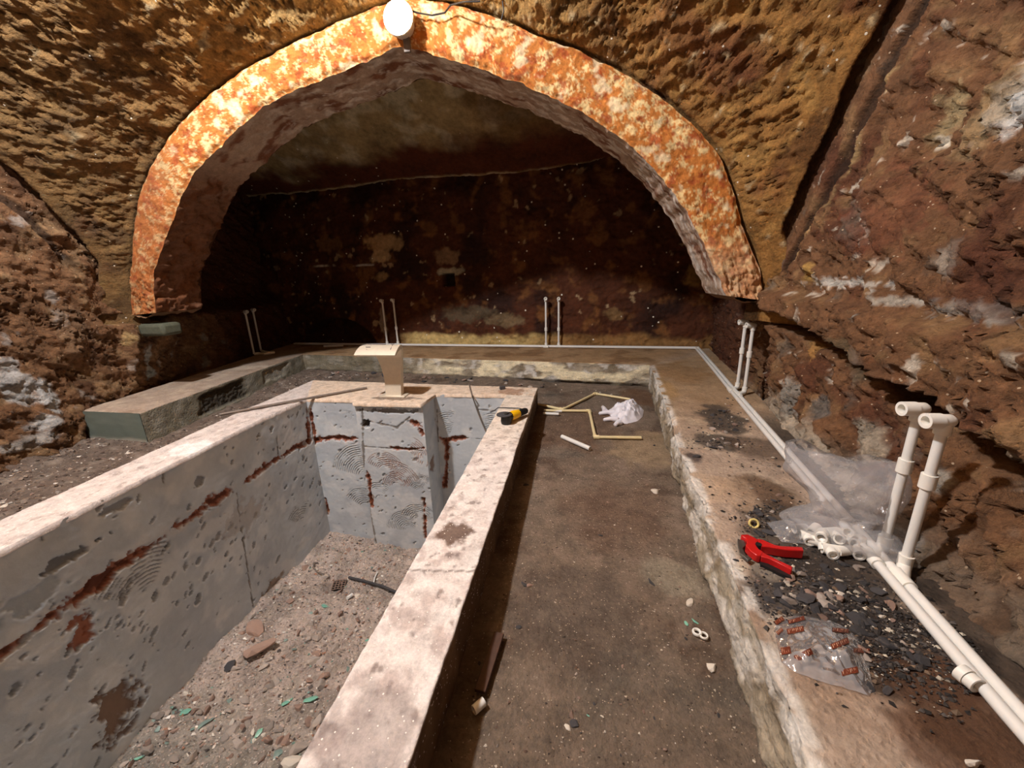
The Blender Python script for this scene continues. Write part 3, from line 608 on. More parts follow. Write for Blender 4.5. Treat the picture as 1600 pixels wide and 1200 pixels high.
# ------------------------------------------------------------------ plunge pool
pool = empty('plunge_pool', (-1.4, 1.5, 0.0), 'sunken grey cement plunge pool with stripped tiles and a pale stone curb', 'pool')
ploc = np.array(pool.location)
def pool_part(name, grids, mat, label=None):
    o = grids_obj(name, grids, mat); o.location = -ploc; o.parent = pool
    if label: o['label'] = label
    return o
ZP = -1.35
def adhesive(P, A, B, seed, combs=(), cracks=(), blotch=(), nchips=300, size=(0.01, 0.03), rustw=0.012, seams=()):
    """P grid; A,B: in-plane coords. Returns depth (negative = in) and colour."""
    c = const(P, (192, 197, 200)); c = mix(c, (170, 176, 182), 0.7 * sstep(-.2, .5, fbm(P, 2.5, 4, seed)))
    c = mix(c, (214, 214, 212), 0.6 * sstep(0.0, .4, fbm(P, 5, 4, seed + 1)))
    h = 0.004 * fbm(P, 3, 3, seed + 2) + 0.0012 * fbm(P, 30, 2, seed + 3)
    r = np.random.default_rng(seed)
    a0, a1, b0, b1 = A.min(), A.max(), B.min(), B.max()
    cen = [(r.uniform(a0, a1), r.uniform(b0, b1)) for _ in range(7)]
    for k in range(nchips):
        if k % 3: 
            m = cen[k % 7]; x, y = m[0] + r.normal() * 0.22, m[1] + r.normal() * 0.16
        else: x, y = r.uniform(a0, a1), r.uniform(b0, b1)
        s = r.uniform(*size) * (0.5 + r.random()); th = r.uniform(0.3, 1.1); asp = r.uniform(0.25, 0.7)
        i0 = np.searchsorted(B[:, 0], y - s * 2); i1 = np.searchsorted(B[:, 0], y + s * 2); j0 = np.searchsorted(A[0], x - s * 2); j1 = np.searchsorted(A[0], x + s * 2)
        if i1 - i0 < 2 or j1 - j0 < 2: continue
        sl = (slice(i0, i1), slice(j0, j1)); dx = A[sl] - x; dy = B[sl] - y
        e = np.hypot((dx * math.cos(th) + dy * math.sin(th)) / s, (-dx * math.sin(th) + dy * math.cos(th)) / (s * asp)) + 0.3 * noise(P[sl] * 60, k)
        mk = sstep(1.0, 0.8, e); h[sl] -= 0.008 * mk; c[sl] = mix(c[sl], (96, 92, 88), 0.6 * mk)
        rim = sstep(1.35, 1.1, e) * sstep(0.95, 1.1, e) * (dy < 0); h[sl] += 0.002 * rim; c[sl] = mix(c[sl], (214, 212, 208), 0.7 * rim)
    for (x, y, r0, r1, t0, t1, pitch, rust) in combs:
        rr_ = np.hypot(A - x, B - y); an_ = np.arctan2(B - y, A - x)
        m = sstep(r0, r0 + 0.02, rr_) * sstep(r1, r1 - 0.02, rr_) * sstep(t0, t0 + 0.1, an_) * sstep(t1, t1 - 0.1, an_)
        w_ = 0.5 + 0.5 * np.sin(2 * math.pi * (rr_ + 0.006 * fbm(P, 12, 2, seed + 9)) / pitch); m = m * sstep(-0.3, -0.05, fbm(P, 9, 4, seed + 8, .6))
        h += m * (w_ - 0.6) * 0.009; c = mix(c, (150, 88, 52) if rust else (112, 108, 104), 0.8 * m * sstep(0.4, 0.1, w_))
        c = mix(c, (206, 206, 202), 0.4 * m * sstep(0.6, 0.9, w_))
    A2 = np.stack([A, B], -1)
    for (x, y, rx, ry, cc, st, dep) in blotch:
        dd = np.hypot((A - x) / rx, (B - y) / ry) + 1.5 * fbm(P, 13, 5, seed + 5, 0.65); m = sstep(1.1, 0.85, dd); c = mix(c, cc, st * m); h -= dep * m
    for pts, wd in cracks:
        dd = segdist(A2, pts) + 1.7 * wd * fbm(P, 14, 5, seed + 6, 0.65) + 0.9 * wd * fbm(P, 5, 2, seed + 16); m = sstep(wd, wd * 0.7, dd)
        c = mix(c, (150, 78, 36), 0.9 * m); h -= 0.014 * m; m2 = sstep(wd * 0.45, wd * 0.15, dd); c = mix(c, (84, 40, 22), 0.8 * m2); h -= 0.008 * m2
        m3 = sstep(wd * 3.0, wd * 1.2, dd) * (1 - m); c = mix(c, (196, 190, 184), 0.5 * m3 * sstep(0, .3, fbm(P, 14, 3, seed + 7)))
    for pts, wd in seams:
        dd = segdist(A2, pts) + 1.3 * wd * fbm(P, 16, 4, seed + 11, 0.65); m = sstep(wd, wd * 0.4, dd); c = mix(c, (106, 92, 76), 0.8 * m); h -= 0.006 * m
    return h, c
def pw(px, py): q = onx(px, py, -2.36); return (q[1], q[2])
def pf(px, py, yy=2.98): q = ony(px, py, yy); return (q[0], q[2])
# left wall of the pool, facing right
A, B = np.meshgrid(np.linspace(-0.6, 2.99, 460), np.linspace(ZP, ZC - 0.005, 200))
P = np.stack([-2.27 - 0.036 * np.clip(A, -1, 3) , A, B], -1); P[..., 0] = np.interp(A, [-0.6, 1.0, 2.45, 3.0], [-2.24, -2.285, -2.385, -2.375])
crk = [([pw(-20, 1020), pw(60, 960), pw(130, 915), pw(200, 868), pw(262, 830), pw(330, 785), pw(362, 765)], 0.030), ([pw(385, 752), pw(440, 715), pw(487, 688)], 0.022), ([pw(487, 690), pw(484, 660), pw(482, 640)], 0.022)]
h, c = adhesive(P, A, B, 201, nchips=420, size=(0.008, 0.026), cracks=crk, seams=[([pw(440, 715), pw(436, 682)], 0.008), ([pw(250, 755), pw(245, 700)], 0.006), ([pw(395, 950), pw(370, 770)], 0.006)],
    combs=[(pw(210, 900)[0], pw(210, 900)[1] - 0.16, 0.08, 0.33, 0.9, 2.4, 0.022, False), (pw(470, 800)[0], pw(470, 800)[1] - 0.15, 0.05, 0.22, 0.9, 2.3, 0.02, False)],
    blotch=[(*pw(108, 985), 0.05, 0.06, (150, 78, 36), .9, .012), (*pw(165, 1110), 0.10, 0.13, (122, 84, 50), .85, .02), (*pw(430, 915), 0.10, 0.06, (150, 124, 98), .8, .01), (*pw(170, 790), 0.08, 0.02, (100, 100, 100), .6, .012), (*pw(310, 750), 0.03, 0.025, (110, 108, 106), .7, .012), (*pw(380, 810), 0.18, 0.10, (176, 170, 166), .6, .004),
            (*pw(90, 870), 0.12, 0.02, (96, 92, 86), .8, .015), (*pw(20, 940), 0.1, 0.05, (150, 158, 164), .6, .006)])
h -= 0.02 * sstep(ZC - 0.02, ZC - 0.005, B) * sstep(0.0, 0.3, fbm(P, 6, 3, 205))
P[..., 0] += h
pool_part('pool_wall', [(P, c, True)], M_pool, 'left pool wall with a long rusty crack and comb marks')
# far wall: left bay, pilaster, right bay
def far(name, x0, x1, yy, y_r, seed, label, **kw):
    A, B = np.meshgrid(np.linspace(x0, x1, int((x1 - x0) / 0.0065) + 2), np.linspace(ZP, ZC - 0.005, 235)); P = np.stack([A, np.full_like(A, yy), B], -1)
    h, c = adhesive(P, A, B, seed, **kw); P[..., 1] -= h; g = [(P, c, False)]
    if y_r is not None:       # side return facing right
        A2, B2 = np.meshgrid(np.linspace(yy, y_r, 34), np.linspace(ZP, ZC - 0.005, 150)); Pq = np.stack([np.full_like(A2, x1), A2, B2], -1)
        h2, c2 = adhesive(Pq, A2, B2, seed + 40, nchips=25, blotch=[(yy + 0.1, -0.42, 0.05, 0.06, (120, 84, 56), .8, .01)]); Pq[..., 0] += h2; g.append((Pq, c2, False))
    return pool_part(name, g, M_pool, label)
F1, F2, F3 = 2.985, 2.925, 3.20
far('pool_wall', -2.395, -1.87, F1, None, 301, 'far left bay of the pool wall beside the pilaster', nchips=70, size=(0.006, 0.02),
    cracks=[([pf(487, 690), pf(520, 684), pf(562, 686)], 0.02), ([pf(485, 640), pf(490, 690)], 0.018), ([pf(512, 800), pf(508, 780)], 0.012)], combs=[(-1.95, -0.9, 0.05, 0.25, 0.9, 2.6, 0.019, False), (-1.9, -0.55, 0.05, 0.35, 1.6, 3.0, 0.02, False), (-2.0, -0.02, 0.03, 0.13, 0.8, 2.2, 0.015, False)],
    blotch=[(*pf(510, 800), 0.03, 0.03, (140, 92, 50), .9, .012)])
def pp(px, py): return pf(px, py, F2)
far('pool_pilaster', -1.875, -1.255, F2, F3 + 0.01, 331, 'projecting pilaster under the spout with comb marks and rust', nchips=60, size=(0.006, 0.02),
    cracks=[([pp(612, 700), pp(640, 702), pp(662, 700)], 0.012), ([pp(648, 660), pp(660, 680)], 0.028), ([pp(575, 740), pp(580, 790)], 0.018), ([pp(662, 780), pp(665, 840)], 0.014)],
    combs=[(pp(620, 760)[0], pp(620, 760)[1], 0.03, 0.16, 0.0, 3.1, 0.016, True), (pp(640, 830)[0], pp(640, 830)[1], 0.04, 0.24, 0.6, 3.1, 0.017, False), (pp(600, 720)[0], pp(600, 720)[1] - 0.1, 0.04, 0.2, 0.3, 2.8, 0.017, True), (pp(655, 760)[0], pp(655, 760)[1] - .06, 0.03, 0.2, 0.8, 2.6, 0.015, False), (pp(650, 880)[0], pp(650, 880)[1], 0.02, 0.16, 0.2, 3.0, 0.018, False), (-1.62, -0.62, 0.10, 0.30, 0.3, 1.8, 0.019, True), (-1.45, -0.30, 0.05, 0.22, -0.5, 1.2, 0.017, True), (-1.75, -0.75, 0.03, 0.2, 0.9, 3.0, 0.018, False), (-1.40, -0.95, 0.03, 0.2, 0.2, 2.8, 0.018, False)],
    seams=[([pp(566, 640), pp(568, 750), pp(578, 800), pp(590, 860)], 0.012), ([pp(570, 698), pp(660, 704)], 0.006), ([pp(575, 658), pp(620, 668), pp(640, 652)], 0.010)],
    blotch=[(*pp(571, 662), 0.035, 0.05, (46, 32, 28), .95, .05), (*pp(610, 642), 0.22, 0.02, (90, 82, 74), .7, .012), (*pp(580, 780), 0.03, 0.05, (150, 110, 70), .7, .008), (*pp(600, 690), 0.2, 0.05, (205, 208, 208), .6, 0), (*pp(662, 785), 0.02, 0.05, (96, 60, 36), .9, .012)])
def pr(px, py): return pf(px, py, F3)
far('pool_wall', -1.26, -0.55, F3, None, 361, 'far right bay of the pool wall with an orange rust patch', nchips=60, size=(0.006, 0.02),
    cracks=[([pr(692, 686), pr(725, 684)], 0.022), ([pr(696, 690), pr(698, 720), pr(697, 745), pr(694, 760)], 0.022)], combs=[(pr(700, 650)[0], pr(700, 650)[1] - 0.2, 0.02, 0.26, 1.2, 2.0, 0.018, False), (pr(770, 650)[0], pr(770, 650)[1] - .3, 0.1, 0.34, 1.2, 2.0, 0.018, False)],
    seams=[([pr(725, 684), pr(775, 688)], 0.006), ([pr(745, 640), pr(775, 642)], 0.008), ([pr(683, 640), pr(684, 690)], 0.008)])
# near and right inner walls (their faces turn away from the viewpoint)
A, B = np.meshgrid(np.linspace(-0.6, 3.21, 120), np.linspace(ZP, ZC - 0.005, 40)); P = np.stack([np.full_like(A, -0.572), A, B], -1)
h, c = adhesive(P, A, B, 391, nchips=0); pool_part('pool_wall', [(P, c, False)], M_pool)
A, B = np.meshgrid(np.linspace(-2.3, -0.57, 60), np.linspace(ZP, ZC - 0.005, 40)); P = np.stack([A, np.full_like(A, -0.55), B], -1)
h, c = adhesive(P, A, B, 392, nchips=0); pool_part('pool_wall', [(P, c, True)], M_pool)
# curbs: top plus outer face
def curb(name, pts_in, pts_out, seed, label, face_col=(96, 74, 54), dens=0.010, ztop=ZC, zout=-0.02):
    pi, po = np.array(pts_in, float), np.array(pts_out, float); Ls = np.r_[0, np.cumsum(np.linalg.norm(np.diff(po, axis=0), axis=1))]; n_ = int(Ls[-1] / dens) + 2
    s = np.linspace(0, Ls[-1], n_); a = np.stack([np.interp(s, Ls, pi[:, k]) for k in (0, 1)], -1); b = np.stack([np.interp(s, Ls, po[:, k]) for k in (0, 1)], -1)
    wdt = np.linalg.norm(b - a, axis=1).max(); nt_ = int(wdt / dens) + 2; nf = 18
    a3 = np.stack([a[:, 0], a[:, 1], a[:, 0] * 0], -1); jit = 0.007 * fbm(a3, 7, 4, seed); jit2 = 0.008 * fbm(a3, 6, 4, seed + 1); dr = (b - a) / np.linalg.norm(b - a, axis=1)[:, None]
    a = a + dr * (np.abs(jit) - 0.004)[:, None]; b = b + dr * jit2[:, None]
    rows = [np.concatenate([a, np.full((n_, 1), ztop - 0.03)], 1)]
    rows += [np.concatenate([a * (1 - k) + b * k, np.full((n_, 1), ztop)], 1) for k in np.linspace(0, 1, nt_)]
    rows += [np.concatenate([b - dr * 0.012 * k, np.full((n_, 1), ztop * (1 - k) + zout * k)], 1) for k in np.linspace(0, 1, nf)[1:]]
    P = np.stack(rows); kt = np.arange(P.shape[0])[:, None] + np.zeros((1, n_)); istop = (kt <= nt_)
    P[..., 2] += istop * (0.003 * fbm(P, 8, 4, seed + 2) + 0.002 * fbm(P, 45, 2, seed + 3))
    c = const(P, (226, 216, 210)); c = mix(c, (184, 168, 162), 0.75 * sstep(-0.05, 0.4, fbm(P, 14, 5, seed + 4))); c = mix(c, (232, 226, 220), 0.6 * sstep(0.1, 0.4, fbm(P, 9, 4, seed + 5)))
    c = mix(c, (120, 104, 98), 0.7 * sstep(0.32, 0.5, fbm(P, 20, 4, seed + 6)))
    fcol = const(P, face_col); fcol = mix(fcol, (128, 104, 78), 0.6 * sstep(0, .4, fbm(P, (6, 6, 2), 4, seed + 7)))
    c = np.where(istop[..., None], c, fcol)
    return P, c
P, c = curb('c', [(-0.578, -0.6), (-0.573, 1.4), (-0.583, 3.2)], [(-0.34, -0.6), (-0.337, 1.5), (-0.333, 3.44)], 401, '')
c = blob(c, P, onz(712, 832, ZC), (.07, .07, .1), (96, 72, 58), .9, .6, 20); c = blob(c, P, onz(560, 1150, ZC), (.12, .12, .1), (150, 138, 134), .6, .6, 14)
c = mix(c, (232, 214, 186), 0.5 * sstep(1.8, 2.8, P[..., 1]) * (P[..., 2] > 0.15))
def joint(c, P, y0): return mix(c, (110, 96, 88), 0.8 * sstep(0.006, 0.002, np.abs(P[..., 1] - y0 - 0.1 * (P[..., 0] + .45)) ) * (P[..., 2] > 0.1))
c = joint(c, P, onz(700, 893, ZC)[1])
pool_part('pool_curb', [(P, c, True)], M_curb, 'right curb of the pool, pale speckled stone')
P, c = curb('c', [(-2.24, -0.6), (-2.285, 1.0), (-2.385, 2.45), (-2.375, 3.0)], [(-2.54, -0.6), (-2.58, 1.15), (-2.70, 2.6), (-2.75, 3.61)], 421, '')
c = mix(c, (196, 180, 170), 0.5 * (P[..., 2] > 0.15)); c = blob(c, P, onz(300, 700, ZC), (.12, .12, .1), (245, 240, 236), .6, .6, 25)
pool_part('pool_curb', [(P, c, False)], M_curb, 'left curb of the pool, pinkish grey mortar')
xs_ = [-2.375, -1.88, -1.875, -1.25, -1.245, -0.583, -0.34]; yi = [2.985, 2.985, 2.90, 2.90, 3.20, 3.20, 3.20]
P, c = curb('c', list(zip(xs_, yi)), [(-2.75, 3.61)] + [(x, 3.61 - (x + 2.75) / 2.417 * 0.17) for x in xs_[1:-1]] + [(-0.333, 3.44)], 441, '', ztop=ZC + 0.0005)
c = mix(c, (222, 192, 156), 0.6 * (P[..., 2] > 0.15)); c = blob(c, P, onz(615, 622, ZC), (.22, .06, .1), (70, 50, 36), .7, .6, 14); c = blob(c, P, onz(800, 612, ZC), (.14, .10, .1), (150, 110, 84), .7, .7, 16)  # dark patch at the spout's foot paints the spout's shadow
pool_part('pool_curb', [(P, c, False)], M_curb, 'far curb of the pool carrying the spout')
# ledge stone at the foot of the spout
mb = MB(); q = onz(612, 634, ZC)
# ------------------------------------------------------------------ rubble in the pool
def rub_z(x, y):
    p = np.stack([x, y, x * 0], -1)
    return -1.17 - 0.07 * sstep(1.6, 2.9, y) + 0.05 * fbm(p, 2.2, 3, 501) + 0.03 * np.abs(fbm(p, 9, 4, 502)) + 0.012 * fbm(p, 28, 3, 503) + 0.05 * sstep(-1.9, -2.3, x)
gx, gy = np.meshgrid(np.linspace(-2.4, -0.56, 175), np.linspace(-0.56, 3.21, 350)); P = np.stack([gx, gy, rub_z(gx, gy)], -1)
c = const(P, (200, 182, 170)); c = mix(c, (156, 142, 132), 0.8 * sstep(-.1, .4, fbm(P, 4, 4, 504))); c = mix(c, (176, 162, 148), 0.7 * sstep(0.05, .35, fbm(P, 11, 4, 505))); c = mix(c, (120, 122, 112), 0.6 * sstep(1.7, 1.0, P[..., 1]))
tag(grids_obj('rubble', [(P, c, False)], M_rubble), 'dusty grey rubble covering the bottom of the pool', 'rubble', kind='stuff')

# ------------------------------------------------------------------ loose stones
def chunk_mesh(name, seed, flat, mat, npts=2, sub=2, sharp=1.0):
    import bmesh
    bm = bmesh.new(); bmesh.ops.create_icosphere(bm, subdivisions=sub, radius=1.0)
    r = np.random.default_rng(seed); pl_ = [(Vector(r.normal(size=3)).normalized(), r.uniform(0.35, 0.75)) for _ in range(13)]
    for v_ in bm.verts:
        for nrm, dd in pl_:
            k = v_.co.dot(nrm) - dd
            if k > 0: v_.co -= nrm * k * sharp
        v_.co *= 1 + 0.12 * float(noise(np.array([[*(v_.co * 1.7)]]), seed)[0])
        v_.co.z *= flat
    me = bpy.data.meshes.new(name); bm.to_mesh(me); bm.free(); me.materials.append(mat)
    return me
protos = {}
def chunk(kind, i):
    key = (kind, i)
    if key not in protos:
        mats = dict(grey=M_stone_g, brown=M_stone_b, slate=M_stone_d, pale=M_stone_w, green=M_green, tile=M_greygreen)
        nm = dict(grey='stone_chunk', brown='stone_chunk', slate='slate_chip', pale='stone_chip', green='tile_shard', tile='tile_shard')
        protos[key] = (nm[kind], chunk_mesh(nm[kind], 900 + i * 7 + len(kind), dict(grey=.6, brown=.55, slate=.38, pale=.55, green=.16, tile=.18)[kind], mats[kind], sub=1 if kind in ('green', 'tile') else 2))
    return protos[key]
def place(kind, x, y, z, s, label, cat, group=None, asp=1.0, rz=None, tilt=0.25, i=None):
    nm, me = chunk(kind, random.randrange(5) if i is None else i)
    o = bpy.data.objects.new(nm, me); o.location = (x, y, z + s * 0.10); o.scale = (s, s * asp, s)
    o.rotation_euler = (random.uniform(-tilt, tilt), random.uniform(-tilt, tilt), random.uniform(0, 6.28) if rz is None else rz)
    COL.objects.link(o); return tag(o, label, cat, group)
def sc_z(f, x, y): return float(f(np.array([x]), np.array([y]))[0])
def pool_at(px, py):
    z = -1.17
    for _ in range(4): q = onz(px, py, z); z = sc_z(rub_z, q[0], q[1])
    return q[0], q[1], z
def gravel(name, pts, sz, cols, label, seed):
    r = np.random.default_rng(seed); n_ = len(pts)
    base = np.array([[1, 0, 0], [0, 1, 0], [-1, 0, 0], [0, -1, 0], [0, 0, .8], [0, 0, -.8]], float)
    V = base[None] * (1 + r.normal(size=(n_, 6, 1)) * .25) + r.normal(size=(n_, 6, 3)) * .22; th = r.uniform(0, 6.28, n_); ca, sa = np.cos(th)[:, None], np.sin(th)[:, None]
    V = np.stack([V[..., 0] * ca - V[..., 1] * sa, V[..., 0] * sa + V[..., 1] * ca, V[..., 2]], -1) * sz[:, None, None] * np.array([1, .75, .6]) + pts[:, None, :]
    F = np.array([[0, 1, 4], [1, 2, 4], [2, 3, 4], [3, 0, 4], [1, 0, 5], [2, 1, 5], [3, 2, 5], [0, 3, 5]]); F = (F[None] + 6 * np.arange(n_)[:, None, None]).reshape(-1, 3)
    me = bpy.data.meshes.new(name); me.vertices.add(n_ * 6); me.vertices.foreach_set('co', V.astype(np.float32).ravel()); me.loops.add(F.size); me.loops.foreach_set('vertex_index', F.astype(np.int32).ravel())
    me.polygons.add(len(F)); me.polygons.foreach_set('loop_start', np.arange(0, F.size, 3, dtype=np.int32)); me.update(calc_edges=True); me.polygons.foreach_set('use_smooth', np.zeros(len(F), bool))
    a = me.color_attributes.new('Col', 'FLOAT_COLOR', 'POINT'); cc = np.repeat(np.concatenate([cols, np.ones((n_, 1))], 1), 6, axis=0); a.data.foreach_set('color', cc.astype(np.float32).ravel())
    me.materials.append(M_gravel); o = bpy.data.objects.new(name, me); COL.objects.link(o); return tag(o, label, kind='stuff')
M_gravel = rock_mat('gravel', var=0.25, vscale=80, bump=0.4, bscale=120, bdist=0.004)
def palette(n_, cs, ws, seed):
    r = np.random.default_rng(seed); L_ = np.array([lin(c_) for c_ in cs]); return L_[r.choice(len(cs), n_, p=np.array(ws) / sum(ws))] * r.uniform(.7, 1.25, (n_, 1))
r_ = np.random.default_rng(77)
n_ = 9000; x_ = r_.uniform(-2.34, -0.75, n_); y_ = r_.uniform(0.45, 2.95, n_); z_ = rub_z(x_, y_); s_z = r_.choice([.003, .004, .006, .008, .011, .015], n_, p=[.25, .25, .2, .15, .1, .05])
gravel('rubble_grit', np.stack([x_, y_, z_ + s_z * .2], -1), s_z, palette(n_, [(186, 166, 154), (140, 124, 114), (205, 195, 184), (90, 82, 78), (228, 222, 212), (130, 160, 148), (150, 112, 92)], [30, 25, 15, 12, 8, 3, 8], 1), 'fine broken grit mixed over the pool rubble', 5)
n_ = 5200; x_ = r_.uniform(-0.32, 0.62, n_); y_ = r_.uniform(0.5, 4.1, n_) ** 1.0; z_ = floor_z(x_, y_); s_z = r_.choice([.0012, .002, .003, .0045], n_, p=[.35, .35, .2, .1])
gravel('floor_grit', np.stack([x_, y_, z_ + s_z * .2], -1), s_z, palette(n_, [(150, 128, 110), (96, 76, 64), (200, 186, 168), (70, 60, 54)], [30, 30, 20, 20], 2), 'fine grit strewn over the corridor floor', 6)
n_ = 3600; x_ = r_.uniform(-3.95, -2.72, n_); y_ = r_.uniform(1.2, 4.6, n_); ok = x_ > np.interp(y_, [1.2, 2.4, 2.42, 4.8], [-3.85, -3.95, -3.38, -3.70]) + .03; x_, y_ = x_[ok], y_[ok]; n_ = len(x_); z_ = floor_z(x_, y_); s_z = r_.choice([.004, .007, .011, .017], n_, p=[.35, .35, .2, .1])
gravel('floor_rubble', np.stack([x_, y_, z_ + s_z * .2], -1), s_z, palette(n_, [(140, 124, 110), (100, 84, 74), (206, 196, 184), (84, 72, 64)], [30, 30, 15, 20], 3), 'loose grit and rubble on the floor strip left of the pool', 7)
GP = []
for cx_, cy_, rx_, ry_, nn_ in ((1280, 930, 95, 48, 1500), (1385, 1000, 95, 55, 1500), (1205, 812, 45, 30, 300), (1130, 655, 38, 22, 260), (1125, 692, 45, 9, 200), (1235, 850, 70, 60, 500), (1480, 1050, 60, 60, 300), (1200, 720, 120, 90, 300)):
    for k in range(nn_):
        q = onz(r_.normal(cx_, rx_ * .6), r_.normal(cy_, ry_ * .6), ZB); ex = np.interp(q[1], [0.3, 0.62, 1.036, 2.125, 3.1, 4.2], [.46, .478, .51, .586, .70, .80]) + 0.03
        if ex < q[0] < np.interp(q[1], RB_Y, RB_X) - .02: GP.append((q[0], q[1], ZB + .002))
GP = np.array(GP); n_ = len(GP); s_z = r_.choice([.0018, .003, .0045, .007, .010], n_, p=[.3, .3, .2, .12, .08])
gravel('bench_grit', GP, s_z, palette(n_, [(58, 54, 52), (88, 82, 78), (44, 40, 38), (200, 190, 172), (120, 100, 82)], [35, 25, 25, 7, 8], 4), 'dark crumbled grit scattered over the right bench', 8)
# debris the photo shows singly
singles = [('brown', 411, 1012, 0.13, 0.42, 'long flat brown stone slab lying on the rubble', 'stone', 0.95), ('brown', 400, 985, 0.10, .7, 'broad flat pinkish stone slab resting behind the long slab', 'stone', None), ('slate', 356, 1042, 0.055, .8, 'dark brown rounded stone near the left pool wall', 'stone', None),
    ('green', 485, 1092, 0.07, .6, 'large bright green glazed tile shard on the rubble', 'tile shard', 0.3), ('green', 448, 1098, 0.05, .7, 'green glazed shard just left of the large green shard', 'tile shard', 1.0), ('green', 508, 948, 0.045, .6, 'flat green glazed shard below the drain grate', 'tile shard', 0.2), ('green', 404, 1146, 0.035, .6, 'small pointed green shard in the lower rubble', 'tile shard', 1.2),
    ('green', 217, 1184, 0.05, .4, 'green glazed sliver at the foot of the left pool wall', 'tile shard', 0.8), ('green', 292, 1112, 0.04, .7, 'dull green shard at the left edge of the rubble', 'tile shard', 0.6), ('green', 576, 1002, 0.035, .7, 'small green shard close to the right curb', 'tile shard', 0.1), ('tile', 438, 1175, 0.06, .8, 'grey green broken tile piece low in the rubble', 'tile shard', 0.4),
    ('grey', 466, 1168, 0.06, .9, 'squarish grey stone beside the grey green tile piece', 'stone', 0.2), ('grey', 492, 1032, 0.055, .8, 'pale tan wedge of stone in the middle of the rubble', 'stone', None), ('pale', 455, 1192, 0.055, .8, 'pale stone at the lower edge of the rubble', 'stone', None), ('pale', 362, 1128, 0.022, .8, 'small white chip in the lower left rubble', 'stone', None),
    ('tile', 320, 1130, 0.06, .6, 'blue grey flat stone near the left pool wall', 'stone', 0.5), ('brown', 535, 912, 0.03, .6, 'small tan stone leaning on the drain grate', 'stone', 0.2), ('pale', 557, 932, 0.03, .9, 'cream tile piece right of the drain grate', 'tile shard', .5)]
for kind, px, py, s, asp, lab, cat, rz in singles:
    x, y, z = pool_at(px, py); o = place(kind, x, y, z, s, lab, cat, None, asp, rz, 0.2)
# unnamed chunks, largest in view
for k in range(400):
    px = random.uniform(190, 640); py = random.uniform(860, 1195)
    x, y, z = pool_at(px, py)
    if not (-2.33 < x < -0.95 and 0.6 < y < 2.85): continue
    s = random.choice([.012, .016, .02, .024, .03, .042]) * 1.1; kd = random.choice(['grey', 'grey', 'brown', 'brown', 'grey', 'pale' if s < .03 else 'grey', 'tile' if s < .03 else 'brown'])
    nm = dict(grey='grey', brown='brown', pale='pale', tile='grey green')[kd]
    fr_ = place(kd, x, y, z, s, f'small {nm} fragment lying loose on the rubble of the pool', 'rubble fragment', f'small {nm} fragments on the pool rubble', random.uniform(.5, 1), None, .5); fr_.name = 'rubble_fragment'
# floor stones
def flr(px, py): q = onz(px, py, 0); return q[0], q[1], sc_z(floor_z, q[0], q[1])
for kind, px, py, s, asp, lab in [('pale', 1023, 768, .036, .75, 'white rounded stone on the corridor floor by the right bench'), ('slate', 820, 914, .022, .9, 'blue grey pebble on the corridor floor beside the curb shadow'), ('brown', 828, 915, .016, .9, 'small pink brown pebble touching the blue grey pebble'), ('slate', 1017, 911, .026, .5, 'dark oval pebble in the middle of the corridor floor'),
        ('pale', 1078, 941, .026, .7, 'bluish white chip by the foot of the right bench'), ('slate', 822, 758, .024, .6, 'dark stone at the foot of the pool curb'), ('slate', 810, 981, .014, .8, 'small dark pebble left of the corridor centre'), ('brown', 893, 1118, .014, .9, 'brown pebble in the small cluster low on the corridor floor'), ('slate', 896, 1132, .016, .9, 'dark pebble in the small cluster low on the corridor floor'), ('pale', 887, 1137, .012, .9, 'pale pebble in the small cluster low on the corridor floor'),
        ('brown', 1010, 757, .014, .8, 'small tan pebble beside the white rounded stone'), ('slate', 1022, 696, .02, .6, 'dark flat chip below the ivory pipe elbow'), ('slate', 938, 838, .016, .5, 'dark oval chip halfway down the corridor'), ('green', 1086, 972, .02, .5, 'pale green shard beside the two white rings'), ('green', 1072, 974, .018, .5, 'small pale green sliver left of the white rings'), ('pale', 1112, 1042, .022, .9, 'round grey pebble against the base of the right bench'), ('green', 919, 1117, .008, .4, 'tiny green sliver on the corridor floor')]:
    x, y, z = flr(px, py); place(kind, x, y, z, s, lab, 'stone', None, asp, None, .1)
for k in range(130):
    px, py = random.uniform(700, 1150), random.uniform(620, 1190); x, y, z = flr(px, py)
    if not (-0.30 < x < 0.46 and y > 0.6): continue
    kd = random.choice(['slate', 'brown', 'pale', 'brown', 'grey']); nm = dict(slate='dark', brown='brown', pale='pale', grey='grey')[kd]
    place(kd, x, y, z, random.uniform(.003, .009), f'tiny {nm} pebble scattered on the corridor floor', 'pebble', f'tiny {nm} pebbles on the corridor floor', random.uniform(.5, 1), None, .4)
for k in range(70):
    px, py = random.uniform(0, 300), random.uniform(690, 800); x, y, z = flr(px, py)
    if not (-3.85 < x < -2.8 and y < 3.5): continue
    kd = random.choice(['grey', 'brown', 'pale', 'grey']); nm = dict(brown='brown', pale='pale', grey='grey')[kd]
    place(kd, x, y, z, random.uniform(.008, .024), f'loose {nm} chip on the floor left of the pool', 'stone', f'loose {nm} chips on the left floor strip', random.uniform(.5, 1), None, .4)
# debris line below the far bench
for k in range(80):
    x = random.uniform(-3.2, 0.6); y = 4.78 - (x + 3.73) * 0.128 - random.uniform(0.05, 0.35); z = sc_z(floor_z, x, y)
    kd = random.choice(['slate', 'grey', 'brown', 'slate']) if x < -0.3 else random.choice(['brown', 'brown', 'pale']); nm = dict(slate='dark', brown='brown', pale='pale', grey='grey')[kd]
    place(kd, x, y, z, random.uniform(.015, .05) if x < -.3 else random.uniform(.006, .02), f'{nm} rubble piece along the foot of the far bench', 'stone', f'{nm} rubble along the far bench', random.uniform(.5, 1), None, .4)
